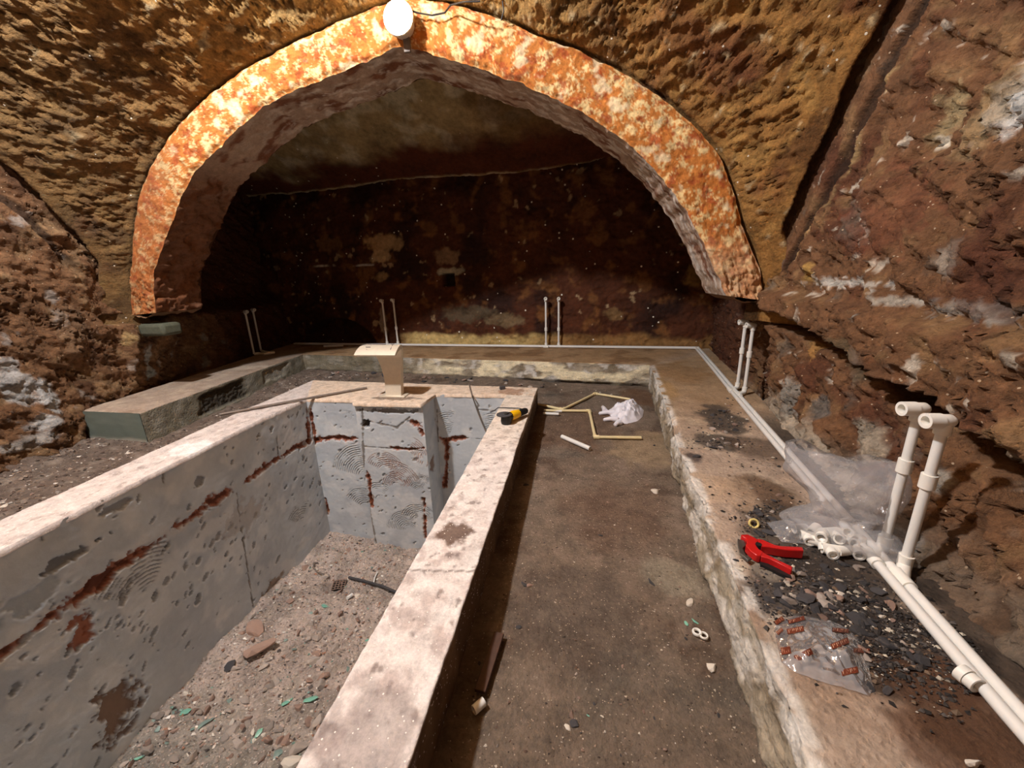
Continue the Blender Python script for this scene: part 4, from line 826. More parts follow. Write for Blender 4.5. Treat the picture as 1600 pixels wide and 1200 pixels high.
# slate chips on the right bench
for kind, px, py, s, asp, lab in [('slate', 1183, 803, .030, .6, 'grey slate chip on the bench beside the yellow ring'), ('slate', 1200, 833, .032, .55, 'long grey slate chip above the red pipe cutter'), ('slate', 1232, 838, .034, .5, 'dark slate chip between pipe cutter and bag of fittings'), ('slate', 1183, 797, .02, .6, 'small slate chip at the top of the stone scatter'), ('slate', 1150, 876, .016, .6, 'dark chip at the bench edge left of the pipe cutter'),
        ('slate', 1215, 930, .035, .6, 'dark slate chip above the printed bag'), ('slate', 1258, 935, .035, .8, 'dark angular stone above the printed bag'), ('slate', 1232, 948, .034, .4, 'flat slate sliver touching the printed bag'), ('slate', 1275, 952, .034, .6, 'grey flat chip right above the printed bag'), ('slate', 1340, 970, .04, .8, 'large bluish slate slab right of the printed bag'), ('slate', 1385, 1008, .034, .7, 'dark slate lump right of the printed bag'),
        ('pale', 1310, 928, .022, .6, 'pale angular chip in the gravel'), ('pale', 1298, 924, .014, .7, 'small white chip beside the pale angular chip'), ('slate', 1362, 940, .022, .4, 'thin grey green slate sliver in the gravel'), ('pale', 1433, 986, .012, .8, 'white pebble near the water pipes'), ('pale', 1378, 964, .014, .7, 'small white stone below the slate sliver'), ('brown', 1312, 958, .018, .7, 'brownish chip in the middle of the gravel'), ('pale', 1520, 1193, .022, .4, 'white flake on the reddish part of the bench'), ('slate', 1386, 1082, .02, .5, 'dark flat chip below the printed bag corner'), ('slate', 1088, 714, .03, .4, 'dark brown flat stone on the upper bench')]:
    q = onz(px, py, ZB); place(kind, q[0], q[1], ZB, s, lab, 'stone', None, asp, None, .12)
regs = [(1280, 930, 110, 55, 110), (1380, 1000, 90, 50, 55), (1200, 810, 50, 35, 24), (1130, 655, 35, 25, 26), (1125, 692, 45, 10, 16), (1220, 900, 50, 30, 30)]
for cx_, cy_, rx_, ry_, nn_ in regs:
    for k in range(nn_):
        px, py = random.gauss(cx_, rx_ * .55), random.gauss(cy_, ry_ * .55); q = onz(px, py, ZB)
        edge_x = np.interp(q[1], [0.3, 0.62, 1.036, 2.125, 3.1, 4.2], [.46, .478, .51, .586, .70, .80]) + 0.05
        if not (edge_x < q[0] < np.interp(q[1], [0.5, 5.2], [0.87, 1.5])): continue
        kd = random.choice(['slate', 'slate', 'slate', 'slate', 'grey', 'pale', 'brown']); nm = dict(slate='dark slate', brown='brown', pale='pale', grey='grey')[kd]
        s = random.choice([.006, .008, .01, .014, .018, .024]) * (0.6 if kd == 'pale' else 1.15)
        place(kd, q[0], q[1], ZB, s, f'small {nm} chip in the gravel scattered on the right bench', 'stone', f'small {nm} chips on the right bench', random.uniform(.4, 1), None, .3)

# ------------------------------------------------------------------ lamp on the arch
lamp_c = ony(622, 29, YA - 0.09)
lamp = empty('wall_lamp', (lamp_c[0], YA - 0.02, lamp_c[2]), 'round white bulkhead lamp glowing at the tip of the arch', 'lamp')
def lathe(prof, c, axis_dir, n=40):
    ax = Vector(axis_dir).normalized(); a = ax.orthogonal().normalized(); b = ax.cross(a); V = []; F = []
    for (r, h_) in prof:
        for k in range(n): V.append(Vector(c) + ax * h_ + (a * math.cos(2 * math.pi * k / n) + b * math.sin(2 * math.pi * k / n)) * r)
    for i in range(len(prof) - 1):
        for k in range(n): F.append((i * n + k, i * n + (k + 1) % n, (i + 1) * n + (k + 1) % n, (i + 1) * n + k))
    return V, F
lc = (lamp_c[0], YA - 0.015, lamp_c[2]); ax = (0.02, -1, 0.06)
M_house = plain_mat('lamp_housing_plastic', (225, 215, 200), 0.45, var=0.03)
mb = MB(); V, F = lathe([(0.0, -.01), (0.075, -.01), (0.082, 0.035), (0.096, 0.05), (0.101, 0.072), (0.097, 0.078)], lc, ax); mb.add(V, F); mb.build('lamp_housing', M_house, lamp)
mb = MB(); V, F = lathe([(0.096, 0.076), (0.094, 0.086), (0.085, 0.098), (0.063, 0.107), (0.03, 0.112), (0.0, 0.113)], lc, ax); mb.add(V, F); mb.build('lamp_diffuser', M_glow, lamp)
mb = MB(); mb.box((lc[0] + 0.015, YA - 0.012, lc[2] - 0.105), 0.045, 0.02, 0.09); mb.build('mounting_bracket', M_grey, lamp, bevel=0.004)
mb = MB(); mb.tube([ony(638, 15, YA - 0.05), ony(652, 20, YA - 0.04), ony(675, 24, YA - 0.035), ony(695, 20, YA - 0.035), ony(704, 8, YA - 0.05), ony(725, 3, YA - 0.12), ony(750, 2, YA - 0.14)], 0.005, 8); mb.build('lamp_cable', M_black, lamp)
mb = MB(); mb.tube([ony(785, 0, YA - 0.05), ony(787, 18, YA - 0.045), ony(783, 32, YA - 0.035)], 0.004, 8)
tag(mb.build('hanging_wire', M_black, None, origin=ony(785, 10, YA - .04)), 'thin dark wire hanging down over the arch right of the lamp', 'wire')

# ------------------------------------------------------------------ spout
spout = empty('waterfall_spout', (-1.59, 3.12, ZC), 'pale metal waterfall spout curving forward over the far pool curb', 'pool spout')
prof = [(3.12, 0.20, .075, -1.592), (3.135, 0.28, .075, -1.592), (3.15, 0.38, .082, -1.596), (3.155, 0.47, .095, -1.602), (3.145, 0.56, .115, -1.608), (3.115, 0.625, .145, -1.614), (3.07, 0.655, .165, -1.618), (3.02, 0.655, .178, -1.624), (2.97, 0.635, .182, -1.628), (2.925, 0.60, .184, -1.632)]
pa = np.array(prof); s = np.linspace(0, len(prof) - 1, 50)
def cr(a): 
    from numpy import interp
    k = np.convolve(np.pad(interp(s, range(len(prof)), a), 2, mode='edge'), [.1, .2, .4, .2, .1], 'valid'); return k
yy_, zz_, ww_, xx_ = (cr(pa[:, k]) for k in range(4)); tn = np.stack([np.gradient(yy_), np.gradient(zz_)], -1); tn /= np.linalg.norm(tn, axis=1)[:, None]; nr2 = np.stack([-tn[:, 1], tn[:, 0]], -1)  # points to the inside of the curve
thk = np.interp(s, [0, 5, 9], [0.030, 0.024, 0.010])
secs = []
for i in range(50):
    yo, zo = yy_[i], zz_[i]; ny, nz = nr2[i]; a = thk[i]
    secs.append([(xx_[i] - ww_[i], yo - ny * a, zo - nz * a), (xx_[i] + ww_[i], yo - ny * a, zo - nz * a), (xx_[i] + ww_[i], yo + ny * a, zo + nz * a), (xx_[i] - ww_[i], yo + ny * a, zo + nz * a)])
mb = MB(); V = [p for q in secs for p in q]; F = []
for i in range(49):
    for k in range(4): F.append((i * 4 + k, i * 4 + (k + 1) % 4, (i + 1) * 4 + (k + 1) % 4, (i + 1) * 4 + k))
F += [(0, 1, 2, 3), (196, 197, 198, 199)]
mb.add(V, F); mb.build('spout_body', M_cream, spout, bevel=0.003)
mb = MB(); mb.box((-1.592, 3.12, ZC + 0.006), 0.24, 0.12, 0.012); mb.build('base_plate', M_cream, spout, bevel=0.003)
def on_top(px, py, lift=0.005):
    for z in (0.64, 0.645): q = onz(px, py, 0.665)
    y_ = q[1]; z = np.interp(y_, yy_[::-1][:26], (zz_ + thk)[::-1][:26]); q = onz(px, py, z); z = np.interp(q[1], yy_[::-1][:26], (zz_ + thk)[::-1][:26]); return (q[0], q[1], z + lift)
mb = MB()
for pts in ([(573, 546), (583, 546)], [(573, 549), (582, 549)], [(573, 552), (580, 552)], [(583, 549.5), (604, 550)], [(611, 545), (616, 549)], [(611, 553), (615, 550)], [(612, 549), (617, 549)], [(574, 546), (574, 553)]):
    mb.tube([on_top(*p) for p in pts], 0.0035, 6)
mb.build('printed_mark', M_mark, spout)

# ------------------------------------------------------------------ rod, wires on the curb
A_, B_ = onz(343, 648, ZC + .014), onz(573, 606, ZC + .014)
mb = MB(); mb.tube([A_, A_ * .5 + B_ * .5 + np.array([0, 0, .004]), B_], 0.011, 10); tag(mb.build('metal_rod', M_grey, origin=A_), 'thin grey rod lying across the far left corner of the pool curb', 'rod')
mb = MB(); pts = [onz(733, 600, ZC + .01), onz(735, 609, ZC + .008), onz(738, 619, ZC + .004)] + [ony(x, y, F3 - .02) for x, y in ((742, 630), (747, 645), (753, 660), (760, 676))]
mb.tube(pts, 0.006, 8); tag(mb.build('wire', M_grey, origin=pts[0]), 'stiff grey wire hanging over the far right pool wall', 'wire')
# small dark box on the far curb
q = onz(785, 606, ZC + .015); mb = MB(); mb.box((q[0], q[1], ZC + .015), .05, .03, .028, .5); tag(mb.build('plastic_clip', M_stone_d, origin=(q[0], q[1], ZC), bevel=.003), 'small blue grey plastic piece on the far curb', 'plastic piece')

# ------------------------------------------------------------------ angle grinder
hd = onz(791, 662, ZC); tl = onz(821, 650, ZC); hd = np.array([hd[0], hd[1], ZC + .045]); tl = np.array([tl[0], tl[1], ZC + .04])
gr = empty('angle_grinder', (hd[0], hd[1], ZC), 'small yellow and black angle grinder on the right pool curb', 'power tool')
dv = (tl - hd); Lg = np.linalg.norm(dv); dv /= Lg
mb = MB(); mb.tube([hd + dv * .04, hd + dv * .07, hd + dv * .11, hd + dv * .13], [.030, .034, .031, .027], 16); mb.build('body', M_yellow, gr)
mb = MB(); mb.tube([hd + dv * .128, hd + dv * .15, hd + dv * .20, hd + dv * .215], [.028, .026, .024, .018], 16); mb.build('handle', M_black, gr)
mb = MB(); mb.tube([hd + [0, 0, -.042], hd + [0, 0, -.02], hd + [0, 0, .02]], [.034, .038, .034], 20); mb.tube([hd, hd + dv * .045], [.028, .031], 14); mb.build('gear_head', M_black, gr)
mb = MB(); mb.tube([hd + [-.012, 0, .022], hd + [-.012, 0, .026]], .055, 28); mb.build('grinding_disc', M_stone_d, gr)
mb = MB(); mb.tube([hd + [0, 0, .020], hd + [0, 0, .036]], .014, 14); mb.build('disc_nut', M_steel, gr)
e_ = hd + dv * .215; mb = MB(); mb.tube([e_, onz(823, 641, ZC + .02), onz(812, 638, ZC + .012), onz(790, 637, ZC + .008), onz(778, 637, ZC + .006), onz(772, 642, ZC + .004), onz(766, 644, ZC + .0)] , .0035, 8); mb.build('power_cord', M_black, gr)

# ------------------------------------------------------------------ water pipes
RP = 0.0145
ra = [(1.535, 5.17), (1.39, 4.1), (1.235, 3.0), (1.095, 1.95), (1.010, 1.28), (0.945, 0.76), (0.905, 0.35), (0.86, -0.2)]
def run(off): return [np.array([x + off, y, ZB + RP + .004]) for x, y in ra]
def coupling(mb_, c, dr, L=.045, r=.0195): c = np.asarray(c); dr = np.asarray(dr) / np.linalg.norm(dr); mb_.tube([c - dr * L / 2, c + dr * L / 2], r, 16)
cross = {}
def riser(par, line_pt, foot, top, open_dir, coup=0.5, elbow=True, name=''):
    foot = np.asarray(foot, float); top = np.asarray(top, float); line_pt = np.asarray(line_pt, float)
    f0 = np.array([foot[0], foot[1], line_pt[2]])
    mb = MB(); mb.tube([np.array([foot[0], foot[1], line_pt[2] + .01]), top], RP * .93, 14); r_ = mb.build('riser', M_pipe, par)
    mb = MB(); coupling(mb, foot * (1 - coup) + top * coup, (0, 0, 1)); mb.build('coupling', M_fit, r_)
    mb = MB(); mb.tube([line_pt, f0 + (line_pt - f0) * .25, f0 + np.array([0, 0, .012]), f0 + np.array([0, 0, .045])], [.018, .018, .0195, .0195], 14); coupling(mb, line_pt, cross['dir'], .07, .0195); mb.build('tee_fitting', M_fit, par)
    if elbow:
        od = np.asarray(open_dir, float); od /= np.linalg.norm(od)
        mb = MB(); mb.tube([top + [0, 0, -.035], top + [0, 0, .0]], .0195, 16); mb.tube([top - od * .022 + [0, 0, .005], top - od * .012 + [0, 0, .005], top + od * .012 + [0, 0, .005], top + od * .013 + [0, 0, .005], top + od * .052 + [0, 0, .005]], [.013, .020, .020, .0225, .0225], 20, hollow=.62)
        mb.build('elbow', M_fit, par)
hot = empty('water_pipe', (ra[4][0], ra[4][1], ZB), 'white water pipe farther from the wall, along the right and back walls', 'pipe')
cold = empty('water_pipe', (ra[4][0] + .034, ra[4][1], ZB), 'white water pipe closest to the right and back walls, beside its twin', 'pipe')
back0 = np.array([-4.50, back_y(-4.50) - 0.10, ZB + RP + .004]); backc = np.array([1.535, back_y(1.535) - .07, ZB + RP + .004])
mb = MB(); mb.tube(run(-.017), RP, 14); mb.build('pipe_run', M_pipe, hot)
mb = MB(); mb.tube(run(.017), RP, 14); mb.build('pipe_run', M_pipe, cold)
ob = np.array([0, -.034, 0])
mb = MB(); mb.tube([back0 + ob, backc + ob], RP, 12); mb.build('pipe_run', M_pipe, hot)
mb = MB(); mb.tube([back0, backc], RP, 12); mb.build('pipe_run', M_pipe, cold)
def runpt(y, off): return np.array([np.interp(y, [p[1] for p in ra[::-1]], [p[0] for p in ra[::-1]]) + off, y, ZB + RP + .004])
cross['dir'] = (0.14, 1, 0)
for par, base_px, top_px, off, od in ((hot, (1380, 855), (1429, 640), -.017, (-1, -.05, 0)), (cold, (1412, 885), (1474, 660), .017, (-1, -.05, 0)), (hot, (1152, 606), (1164, 504), -.017, (-1, -.1, 0)), (cold, (1163, 613), (1176, 509), .017, (-1, -.1, 0))):
    b_ = onz(*base_px, .26); t_ = nearv(top_px, b_); yq = b_[1] - .06
    riser(par, runpt(yq, off), b_, (b_[0], b_[1], t_[2]), od, 0.58 if base_px[0] < 1200 else 0.62)
cross['dir'] = (1, -.085, 0)
for par, base_px, top_px, dy in ((hot, (604, 537), (601, 470), -.034), (cold, (621, 537), (617.5, 469), 0), (hot, (855, 536), (853, 467), -.034), (cold, (875, 536), (872, 467), 0)):
    b_ = onz(*base_px, .26); b_[1] = back_y(b_[0]) - .10 - (0.0 if dy else -.02); d_ = ray(*top_px); t_ = CAM + d_ * (b_[1] / d_[1])
    b_[0] = t_[0] * .5 + b_[0] * .5 if abs(t_[0] - b_[0]) < .3 else b_[0]
    lp = np.array([b_[0], back_y(b_[0]) - .10 + dy, ZB + RP + .004]); riser(par, lp, (b_[0], b_[1], 0), (b_[0], b_[1], t_[2]), (0, -1, 0), .55)
# third pair on the left wall
rl = empty('water_pipe', (-4.45, 4.75, ZB), 'pair of white upright pipe stubs on the left arm of the bench', 'pipe')
for bpx, tpx in (((397, 553), (383, 487)), ((408, 548), (395, 484))):
    b_ = onz(*bpx, .26); t_ = nearv(tpx, b_); mb = MB(); mb.tube([b_, (b_[0], b_[1], t_[2])], RP * .93, 12); mb.build('riser', M_pipe, rl)
    mb = MB(); tt = np.array([b_[0], b_[1], t_[2]]); mb.tube([tt - [.01, 0, 0], tt + [.05, -.02, 0]], .022, 14, hollow=.6); mb.tube([tt - [0, 0, .035], tt], .0195, 14); mb.build('elbow', M_fit, rl)
b1, b2 = onz(397, 553, .262), onz(409, 548, .262)
mb = MB(); mb.tube([b1, onz(405, 552, .262), onz(414, 553, .262), onz(428, 551, .262)], .018, 12); mb.tube([b2, onz(414, 550, .262), onz(428, 551, .262)], .018, 12); mb.build('pipe_run', M_fit, rl)
def pipe_piece(pxs, z, r, label, mat=M_pipe, name='pipe_offcut', group=None, hollow=.7):
    pts = [onz(x, y, z + r) for x, y in pxs]; mb = MB(); mb.tube(pts, r, 14, hollow=hollow); return tag(mb.build(name, mat, origin=(pts[0][0], pts[0][1], z)), label, 'pipe', group)
pipe_piece([(506, 541), (536, 540)], ZB, .016, 'short white pipe offcut lying on the far bench behind the spout')
pipe_piece([(878, 682), (922, 701)], 0.003, .016, 'loose white pipe offcut lying diagonally on the corridor floor')
pipe_piece([(849, 646), (873, 647)], 0.003, .013, 'short white pipe offcut beside the curb, in front of the ivory pipes')
pipe_piece([(850, 641.5), (878, 642.5)], 0.003, .012, 'white pipe offcut lying against the ivory pipe by the curb')
pipe_piece([(740, 1110), (756, 1096)], 0.004, .013, 'short white pipe stub at the edge of the curb shadow')
def bent_pipe(pxs, label, z0=0.004):
    r = .012; pts = [onz(x, y, z0 + r) for x, y in pxs]; e = empty('bent_pipe', (pts[0][0], pts[0][1], 0), label, 'pipe')
    for a, b in zip(pts[:-1], pts[1:]):
        mb = MB(); mb.tube([a, b], r, 12); mb.build('pipe_length', M_ivory, e)
    for i in range(1, len(pts) - 1):
        a = pts[i] + (pts[i - 1] - pts[i]) / np.linalg.norm(pts[i - 1] - pts[i]) * .03; b = pts[i] + (pts[i + 1] - pts[i]) / np.linalg.norm(pts[i + 1] - pts[i]) * .03
        mb = MB(); mb.tube([a, pts[i], b], .017, 12); mb.build('elbow', M_ivory, e)
bent_pipe([(838, 631), (879, 640), (930, 615), (985, 624)], 'ivory pipe with two elbows lying nearest the far bench')
bent_pipe([(852, 641.5), (921, 642), (930, 683), (1002, 684)], 'ivory pipe with two elbows bent in a step on the floor', .006)

# ------------------------------------------------------------------ white crumpled bag
wc = onz(980, 652, 0); wb = empty('plastic_bag', (wc[0], wc[1], 0), 'crumpled white plastic bag on the corridor floor', 'bag')
out = [(952, 640), (965, 634), (985, 632), (1000, 634), (1006, 641), (1004, 651), (996, 658), (980, 662), (968, 662), (962, 655), (952, 648)]
OP = np.array([onz(x, y, 0.005)[:2] for x, y in out]); ce = OP.mean(0); K = 90
ang = np.linspace(0, len(out), K, endpoint=False); ring = np.stack([np.interp(ang, range(len(out) + 1), np.r_[OP[:, k], OP[0, k]]) for k in (0, 1)], -1)
rr_ = np.linspace(0, 1, 26); Pb = np.zeros((26, K + 1, 3))
for i, s_ in enumerate(rr_):
    xy = ce + (ring - ce) * s_; xy = np.vstack([xy, xy[:1]]); Pb[i, :, :2] = xy; Pb[i, :, 2] = 0.09 * (1 - s_ ** 2.2)
w_ = fbm(Pb, 13, 4, 601); w_[:, -1] = w_[:, 0]; Pb[..., 2] = np.maximum(0.004, Pb[..., 2] * (1 + .7 * w_) + 0.012 * np.abs(w_))
mb = MB(); mb.grid(Pb, flip=True); mb.build('bag_body', M_bagw, wb)
mb = MB()
for a, b in (((960, 645), (937, 646)), ((946, 644), (942, 636)), ((964, 655), (944, 656)), ((968, 660), (961, 664))):
    mb = MB(); p, q = onz(*a, .02), onz(*b, .015); m_ = (p + q) / 2 + [0, 0, .008]; mb.tube([p, m_, q, q + (q - p) * .08], [.03, .02, .016, .004], 10); mb.build('bag_corner', M_bagw, wb)

# ------------------------------------------------------------------ pipe cutter
def cq(x, y, z): return onz(1140 + x / 11.43, 810 + y / 11.43, z)
pc0 = cq(400, 500, ZB); pc = empty('pipe_cutter', (pc0[0], pc0[1], ZB), 'red ratchet pipe cutter lying open on the right bench', 'hand tool')
zt = ZB + .036
def ppoly(pts): 
    P_ = [cq(x, y, zt)[:2] for x, y in pts]
    a = sum(P_[i][0] * P_[(i + 1) % len(P_)][1] - P_[(i + 1) % len(P_)][0] * P_[i][1] for i in range(len(P_)))
    return P_ if a > 0 else P_[::-1]
mb = MB(); mb.prism(ppoly([(200, 285), (330, 280), (450, 340), (520, 380), (470, 470), (520, 540), (600, 590), (560, 670), (480, 655), (380, 585), (285, 480), (315, 425), (290, 350), (230, 320)]), ZB + .008, zt); mb.build('body', M_red, pc, bevel=.003)
mb = MB(); mb.prism(ppoly([(560, 570), (680, 635), (900, 745), (1135, 850), (1115, 905), (880, 785), (700, 700), (560, 665)]), ZB + .004, zt - .002); mb.build('handle', M_red, pc, bevel=.003)
mb = MB(); mb.prism(ppoly([(500, 365), (620, 400), (800, 480), (900, 500), (1300, 520), (1325, 590), (1000, 570), (700, 520), (560, 505), (520, 440)]), ZB + .006, zt + .003); mb.build('handle', M_red, pc, bevel=.003)
mb = MB(); mb.prism(ppoly([(150, 310), (270, 345), (295, 420), (240, 480), (300, 600), (410, 650), (340, 690), (250, 610), (190, 560), (160, 420)]), ZB + .014, ZB + .024); mb.build('blade', M_steel, pc, bevel=.001)
mb = MB(); p_ = cq(520, 470, zt); mb.tube([(p_[0], p_[1], ZB + .01), (p_[0], p_[1], zt + .003)], .010, 16); mb.build('pivot_bolt', M_black, pc)
mb = MB(); mb.prism(ppoly([(560, 672), (700, 706), (880, 792), (1115, 912), (1130, 960), (900, 870), (700, 770), (570, 720)]), ZB + .001, ZB + .014); mb.build('grip_underside', M_black, pc)

# ------------------------------------------------------------------ bag of fittings
bc = onz(1312, 845, ZB); bag = empty('clear_bag', (bc[0], bc[1], ZB), 'clear plastic bag standing open, holding white pipe fittings by the wall pipes', 'bag')
K = 72; th = np.linspace(0, 2 * math.pi, K + 1); lv = np.linspace(0, 1, 46)
prof = np.array([[0, .02, .02, 0, 0, 0.004], [.04, .165, .085, 0, 0, .006], [.14, .185, .10, 0, 0, .03], [.26, .165, .09, 0, 0, .065], [.38, .11, .06, .02, .02, .095], [.52, .125, .055, .02, .035, .14], [.72, .175, .06, .01, .05, .21], [.88, .18, .05, 0, .06, .265], [1, .165, .04, -.01, .065, .30]])
Pb = np.zeros((46, K + 1, 3)); g_ = lambda k: np.interp(lv, prof[:, 0], prof[:, k])
# long axis follows the direction seen across the bench
ax1 = onz(1362, 868, ZB) - onz(1245, 828, ZB); ax1 = ax1[:2] / np.linalg.norm(ax1[:2]); ax2 = np.array([-ax1[1], ax1[0]])
for i in range(46):
    cx2, cy2 = bc[0] + g_(3)[i], bc[1] + g_(4)[i]
    xy = np.outer(np.cos(th), ax1) * g_(1)[i] + np.outer(np.sin(th), ax2) * g_(2)[i]; Pb[i, :, 0] = cx2 + xy[:, 0]; Pb[i, :, 1] = cy2 + xy[:, 1]; Pb[i, :, 2] = ZB + g_(5)[i]
wv = fbm(Pb, 9, 3, 611); wv[:, -1] = wv[:, 0]; wv2 = fbm(Pb, 7, 3, 612); wv2[:, -1] = wv2[:, 0]
amp = sstep(0.02, .3, lv)[:, None]
Pb[..., 0] += 0.03 * wv * amp; Pb[..., 1] += 0.03 * wv2 * amp; Pb[..., 2] += (0.05 * wv2 * sstep(.7, 1, lv)[:, None]); Pb[..., 2] = np.maximum(Pb[..., 2], ZB + .004)
Pb[..., 0] = np.minimum(Pb[..., 0], np.interp(Pb[..., 1], RB_Y, RB_X) - .01 + .1 * (Pb[..., 2] - ZB))
mb = MB(); mb.grid(Pb); mb.build('bag_film', M_film, bag)
random.seed(21)
fk = 0
def fitting(c, dr, elbow=False, label='', z=0):
    global fk
    c = np.asarray(c, float); dr = np.asarray(dr, float) / np.linalg.norm(dr); mb = MB(); mb.tube([c - dr * .022, c + dr * .022], .018, 16, hollow=.68)
    if elbow: s_ = np.cross(dr, [0, 0, 1.0]); s_ /= np.linalg.norm(s_); mb.tube([c + s_ * .01, c + s_ * .034], .017, 16, hollow=.68)
    return tag(mb.build('pipe_fitting', M_fit, origin=c), label, 'pipe fitting', 'white fittings inside the clear bag')
for px, py, z, dr, el in [(1250, 826, .022, (1, .1, 0), False), (1262, 838, .022, (1, -.3, .0), True), (1274, 845, .022, (1, -.5, .1), False), (1287, 850, .024, (.2, 1, .8), False), (1308, 842, .045, (-.3, -1, .7), False), (1320, 832, .05, (-.2, -1, .8), False), (1328, 848, .035, (0, -1, .6), False), (1300, 832, .05, (1, .2, 0), True), (1342, 846, .022, (1, 1, 0), False), (1296, 858, .022, (1, -.2, 0), True), (1316, 860, .022, (1, .3, 0), False), (1285, 836, .05, (.6, .8, 0), False), (1340, 862, .022, (.3, 1, 0), True), (1272, 828, .04, (1, .8, .2), False)]:
    q = onz(px, py, ZB + z); q[0] = min(q[0], np.interp(q[1], RB_Y, RB_X) - .09); fitting(q, dr, el, 'white plastic pipe fitting heaped inside the clear bag')
# second small film at the left with two fittings
q = onz(1256, 828, ZB + .02); gx, gy = np.meshgrid(np.linspace(-.10, .10, 30), np.linspace(-.06, .06, 24)); Pf = np.stack([q[0] + gx, q[1] + gy, gx * 0], -1)
Pf[..., 2] = ZB + .045 + .02 * fbm(Pf, 14, 3, 620) - .045 * np.maximum(np.abs(gx) / .10, np.abs(gy) / .06) ** 3; Pf[..., 2] = np.maximum(Pf[..., 2], ZB + .004)
mb = MB(); mb.grid(Pf); tag(mb.build('plastic_film', M_film, origin=(q[0], q[1], ZB)), 'small glossy clear wrapper over fittings left of the standing bag', 'wrapper')

# ------------------------------------------------------------------ flat printed bag
def bq(x, y, z=ZB): return onz(1180 + x / 7.27, 940 + y / 7.27, z)
outl = [(210, 260), (300, 180), (450, 150), (640, 165), (850, 210), (1050, 300), (1200, 430), (1275, 600), (1300, 800), (1350, 960), (1300, 1060), (1150, 1010), (950, 960), (700, 880), (450, 790), (300, 680), (250, 480)]
OP = np.array([bq(x, y, ZB + .006)[:2] for x, y in outl]); ce = OP.mean(0); K = 110
ang = np.linspace(0, len(outl), K, endpoint=False); ring = np.stack([np.interp(ang, range(len(outl) + 1), np.r_[OP[:, k], OP[0, k]]) for k in (0, 1)], -1)
rr_ = np.linspace(0.001, 1, 40)
def bag_h(xy, s_): 
    p = np.concatenate([xy, np.zeros(xy.shape[:-1] + (1,))], -1); return ZB + np.maximum(.003, (.032 + .02 * fbm(p, 14, 3, 631)) * (1 - s_ ** 2.5) + .010 * np.abs(fbm(p, 20, 3, 632)))
Pb = np.zeros((40, K + 1, 3))
for i, s_ in enumerate(rr_):
    xy = ce + (ring - ce) * s_; xy = np.vstack([xy, xy[:1]]); Pb[i, :, :2] = xy; Pb[i, :, 2] = bag_h(xy, s_)
pb = empty('printed_bag', (ce[0], ce[1], ZB), 'flat clear plastic bag with small brown printed boxes on the right bench', 'bag')
mb = MB(); mb.grid(Pb, flip=True); mb.build('bag_film', M_film2, pb)
def surf(x, y):
    xy = bq(x, y, ZB + .03)[:2]
    for _ in range(3):
        dvec = xy - ce; a_ = np.arctan2(*(dvec[::-1])); ra_ = np.arctan2(ring[:, 1] - ce[1], ring[:, 0] - ce[0]); k = np.argmin(np.abs(np.angle(np.exp(1j * (ra_ - a_))))); s_ = min(1, np.linalg.norm(dvec) / np.linalg.norm(ring[k] - ce))
        z = float(bag_h(xy[None], s_)[0]); xy = bq(x, y, z)[:2]
    return np.array([xy[0], xy[1], z + .003])
for cx_, cy_, L_, W_, an_ in [(270, 225, 110, 50, -35), (465, 218, 190, 45, -15), (455, 333, 190, 60, -12), (275, 345, 80, 40, -45), (345, 565, 110, 80, -10), (545, 615, 215, 75, -25), (965, 335, 190, 45, 5), (960, 485, 210, 65, -22), (1205, 565, 180, 50, 2), (1070, 800, 190, 70, -12)]:
    a_ = math.radians(an_); ux, uy = math.cos(a_), math.sin(a_); mb = MB()
    def cell(u0, u1, v0, v1, m, lift):
        V_ = []; nu_ = 5
        for v_ in (v0, v1):
            for k in range(nu_): uu = u0 + (u1 - u0) * k / (nu_ - 1); p_ = surf(cx_ + ux * uu - uy * v_, cy_ + uy * uu + ux * v_); p_[2] += lift; V_.append(p_)
        mb.add(V_, [(k, k + 1, nu_ + k + 1, nu_ + k) for k in range(nu_ - 1)], m)
    cell(-L_ / 2, L_ / 2, -W_ / 2, W_ / 2, 0, 0)
    for j in range(4):
        u0 = -L_ / 2 + L_ * (.08 + .225 * j); cell(u0, u0 + L_ * .04, -W_ * .32, W_ * .32, 1, .0008); cell(u0 + L_ * .09, u0 + L_ * .13, -W_ * .32, W_ * .05 * (j % 3), 1, .0008)
    mb.build('printed_box', [M_ink, M_inkl], pb)

# ------------------------------------------------------------------ small fittings and bits
def ringo(px, py, z, R_, r_, label, mat=M_fit, name='pipe_ring', tilt=(0, 0, 1)):
    q = onz(px, py, z); n_ = Vector(tilt).normalized(); a = n_.orthogonal().normalized(); b = n_.cross(a); V = []; F = []; N1, N2 = 28, 10
    for i in range(N1):
        cdir = a * math.cos(2 * math.pi * i / N1) + b * math.sin(2 * math.pi * i / N1)
        for j in range(N2): V.append(Vector(q) + cdir * (R_ + r_ * math.cos(2 * math.pi * j / N2)) + n_ * (1.6 * r_ * math.sin(2 * math.pi * j / N2)))
    for i in range(N1):
        for j in range(N2): F.append((i * N2 + j, ((i + 1) % N1) * N2 + j, ((i + 1) % N1) * N2 + (j + 1) % N2, i * N2 + (j + 1) % N2))
    mb = MB(); mb.add(V, F); return tag(mb.build(name, mat, origin=q), label, 'ring')
M_yring = plain_mat('yellowed_plastic', (226, 205, 130), .5)
ringo(1089, 988, .010, .012, .004, 'cream pipe ring on the floor, left one of the pair by the bench')
ringo(1099.5, 993, .010, .012, .003, 'cream pipe ring on the floor, right one of the pair by the bench')
ringo(1178, 818, ZB + .010, .015, .0045, 'yellowish ring standing on the bench near the pipe cutter', M_yring, tilt=(-.3, -1, .6))
el0 = onz(1515, 1065, ZB + .02); ef = empty('pipe_elbow', (el0[0], el0[1], ZB), 'loose white elbow fitting lying beside the front end of the water pipes', 'pipe fitting')
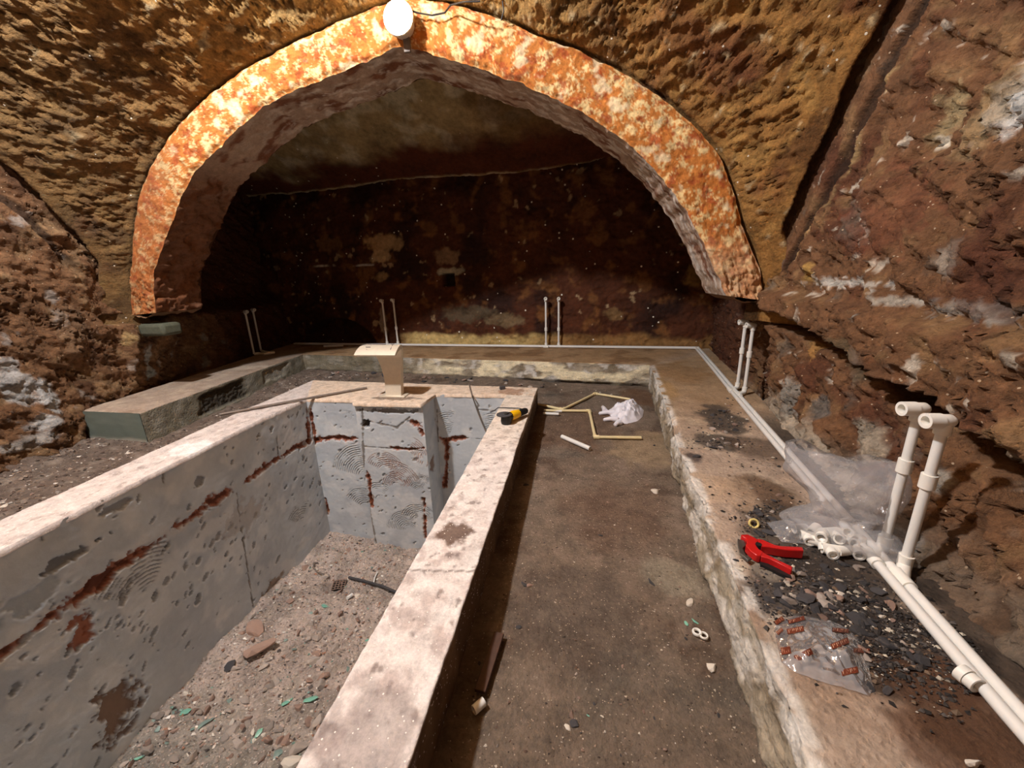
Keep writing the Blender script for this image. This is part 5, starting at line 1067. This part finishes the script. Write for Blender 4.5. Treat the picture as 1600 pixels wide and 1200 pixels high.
a_, b_ = onz(1500, 1049, ZB + .024), onz(1527, 1071, ZB + .024); m_ = (a_ + b_) / 2
mb = MB(); mb.tube([a_, m_], .021, 18, hollow=.7); mb.build('socket', M_fit, ef)
mb = MB(); mb.tube([m_ + (b_ - m_) * .1, b_ + [0, -.002, .0]], .019, 18, hollow=.72); mb.build('socket', M_fit, ef)
mb = MB(); q = onz(766, 1032, .02); mb.box((q[0] - .0, q[1], .02), .035, .20, .012, -.10); tag(mb.build('wood_strip', M_wood, origin=(q[0], q[1], 0), bevel=.002), 'brown wood strip on the floor in the shadow of the curb', 'wood strip')
# stone under the left impost
q = ony(254, 514, 3.08); q[0] -= .02; mb = MB(); mb.box(q, .26, .20, .115, .06); st = mb.build('stone_block', plain_mat('olive_stone', (84, 86, 70), .8, var=.2, bump=.4), origin=q, bevel=.03); tag(st, 'grey green stone block wedged under the left foot of the arch', 'stone block')
# drain grate
x, y, z = pool_at(530, 914); g0 = (x, y, z + .012); gt = empty('drain_grate', g0, 'small square drain grate set in the pool rubble', 'drain grate')
mb = MB(); mb.box((x, y, z - .004), .10, .10, .012, .35); mb.build('drain_hole', M_dark, gt)
mb = MB(); ca, sa = math.cos(.35), math.sin(.35)
for k in range(5):
    u_ = -.05 + .025 * k
    for (p_, q_) in (((u_, -.052), (u_, .052)), ((-.052, u_), (.052, u_))):
        mb.tube([(x + p_[0] * ca - p_[1] * sa, y + p_[0] * sa + p_[1] * ca, z + .010), (x + q_[0] * ca - q_[1] * sa, y + q_[0] * sa + q_[1] * ca, z + .010)], .0032, 6)
mb.build('grate_bars', M_stone_b, gt)
# hose, wire loop
def pool_curve(pxs, r, mat, name, label, lift=.01):
    pts = []
    for a, b in pxs: x_, y_, z_ = pool_at(a, b); pts.append((x_, y_, z_ + lift + r))
    mb = MB(); mb.tube(pts, r, 8); return tag(mb.build(name, mat, origin=pts[0]), label, name.split('_')[-1])
pool_curve([(546, 906), (570, 912), (600, 921), (630, 934), (650, 944)], .011, M_stone_d, 'rubber_hose', 'black hose running from the drain grate toward the right curb', .015)
pool_curve([(507, 902), (497, 898), (490, 890), (491, 882), (497, 880)], .006, M_grey, 'bent_wire', 'grey wire bent into a hook on the pool rubble', .012)
pool_curve([(590, 896), (586, 906), (584, 915)], .006, M_pipe, 'plastic_strip', 'short pale strip standing out of the rubble behind the hose', .012)
pool_curve([(543, 938), (551, 932)], .013, M_pipe, 'pipe_offcut', 'tiny white pipe offcut beside the drain grate', .008)
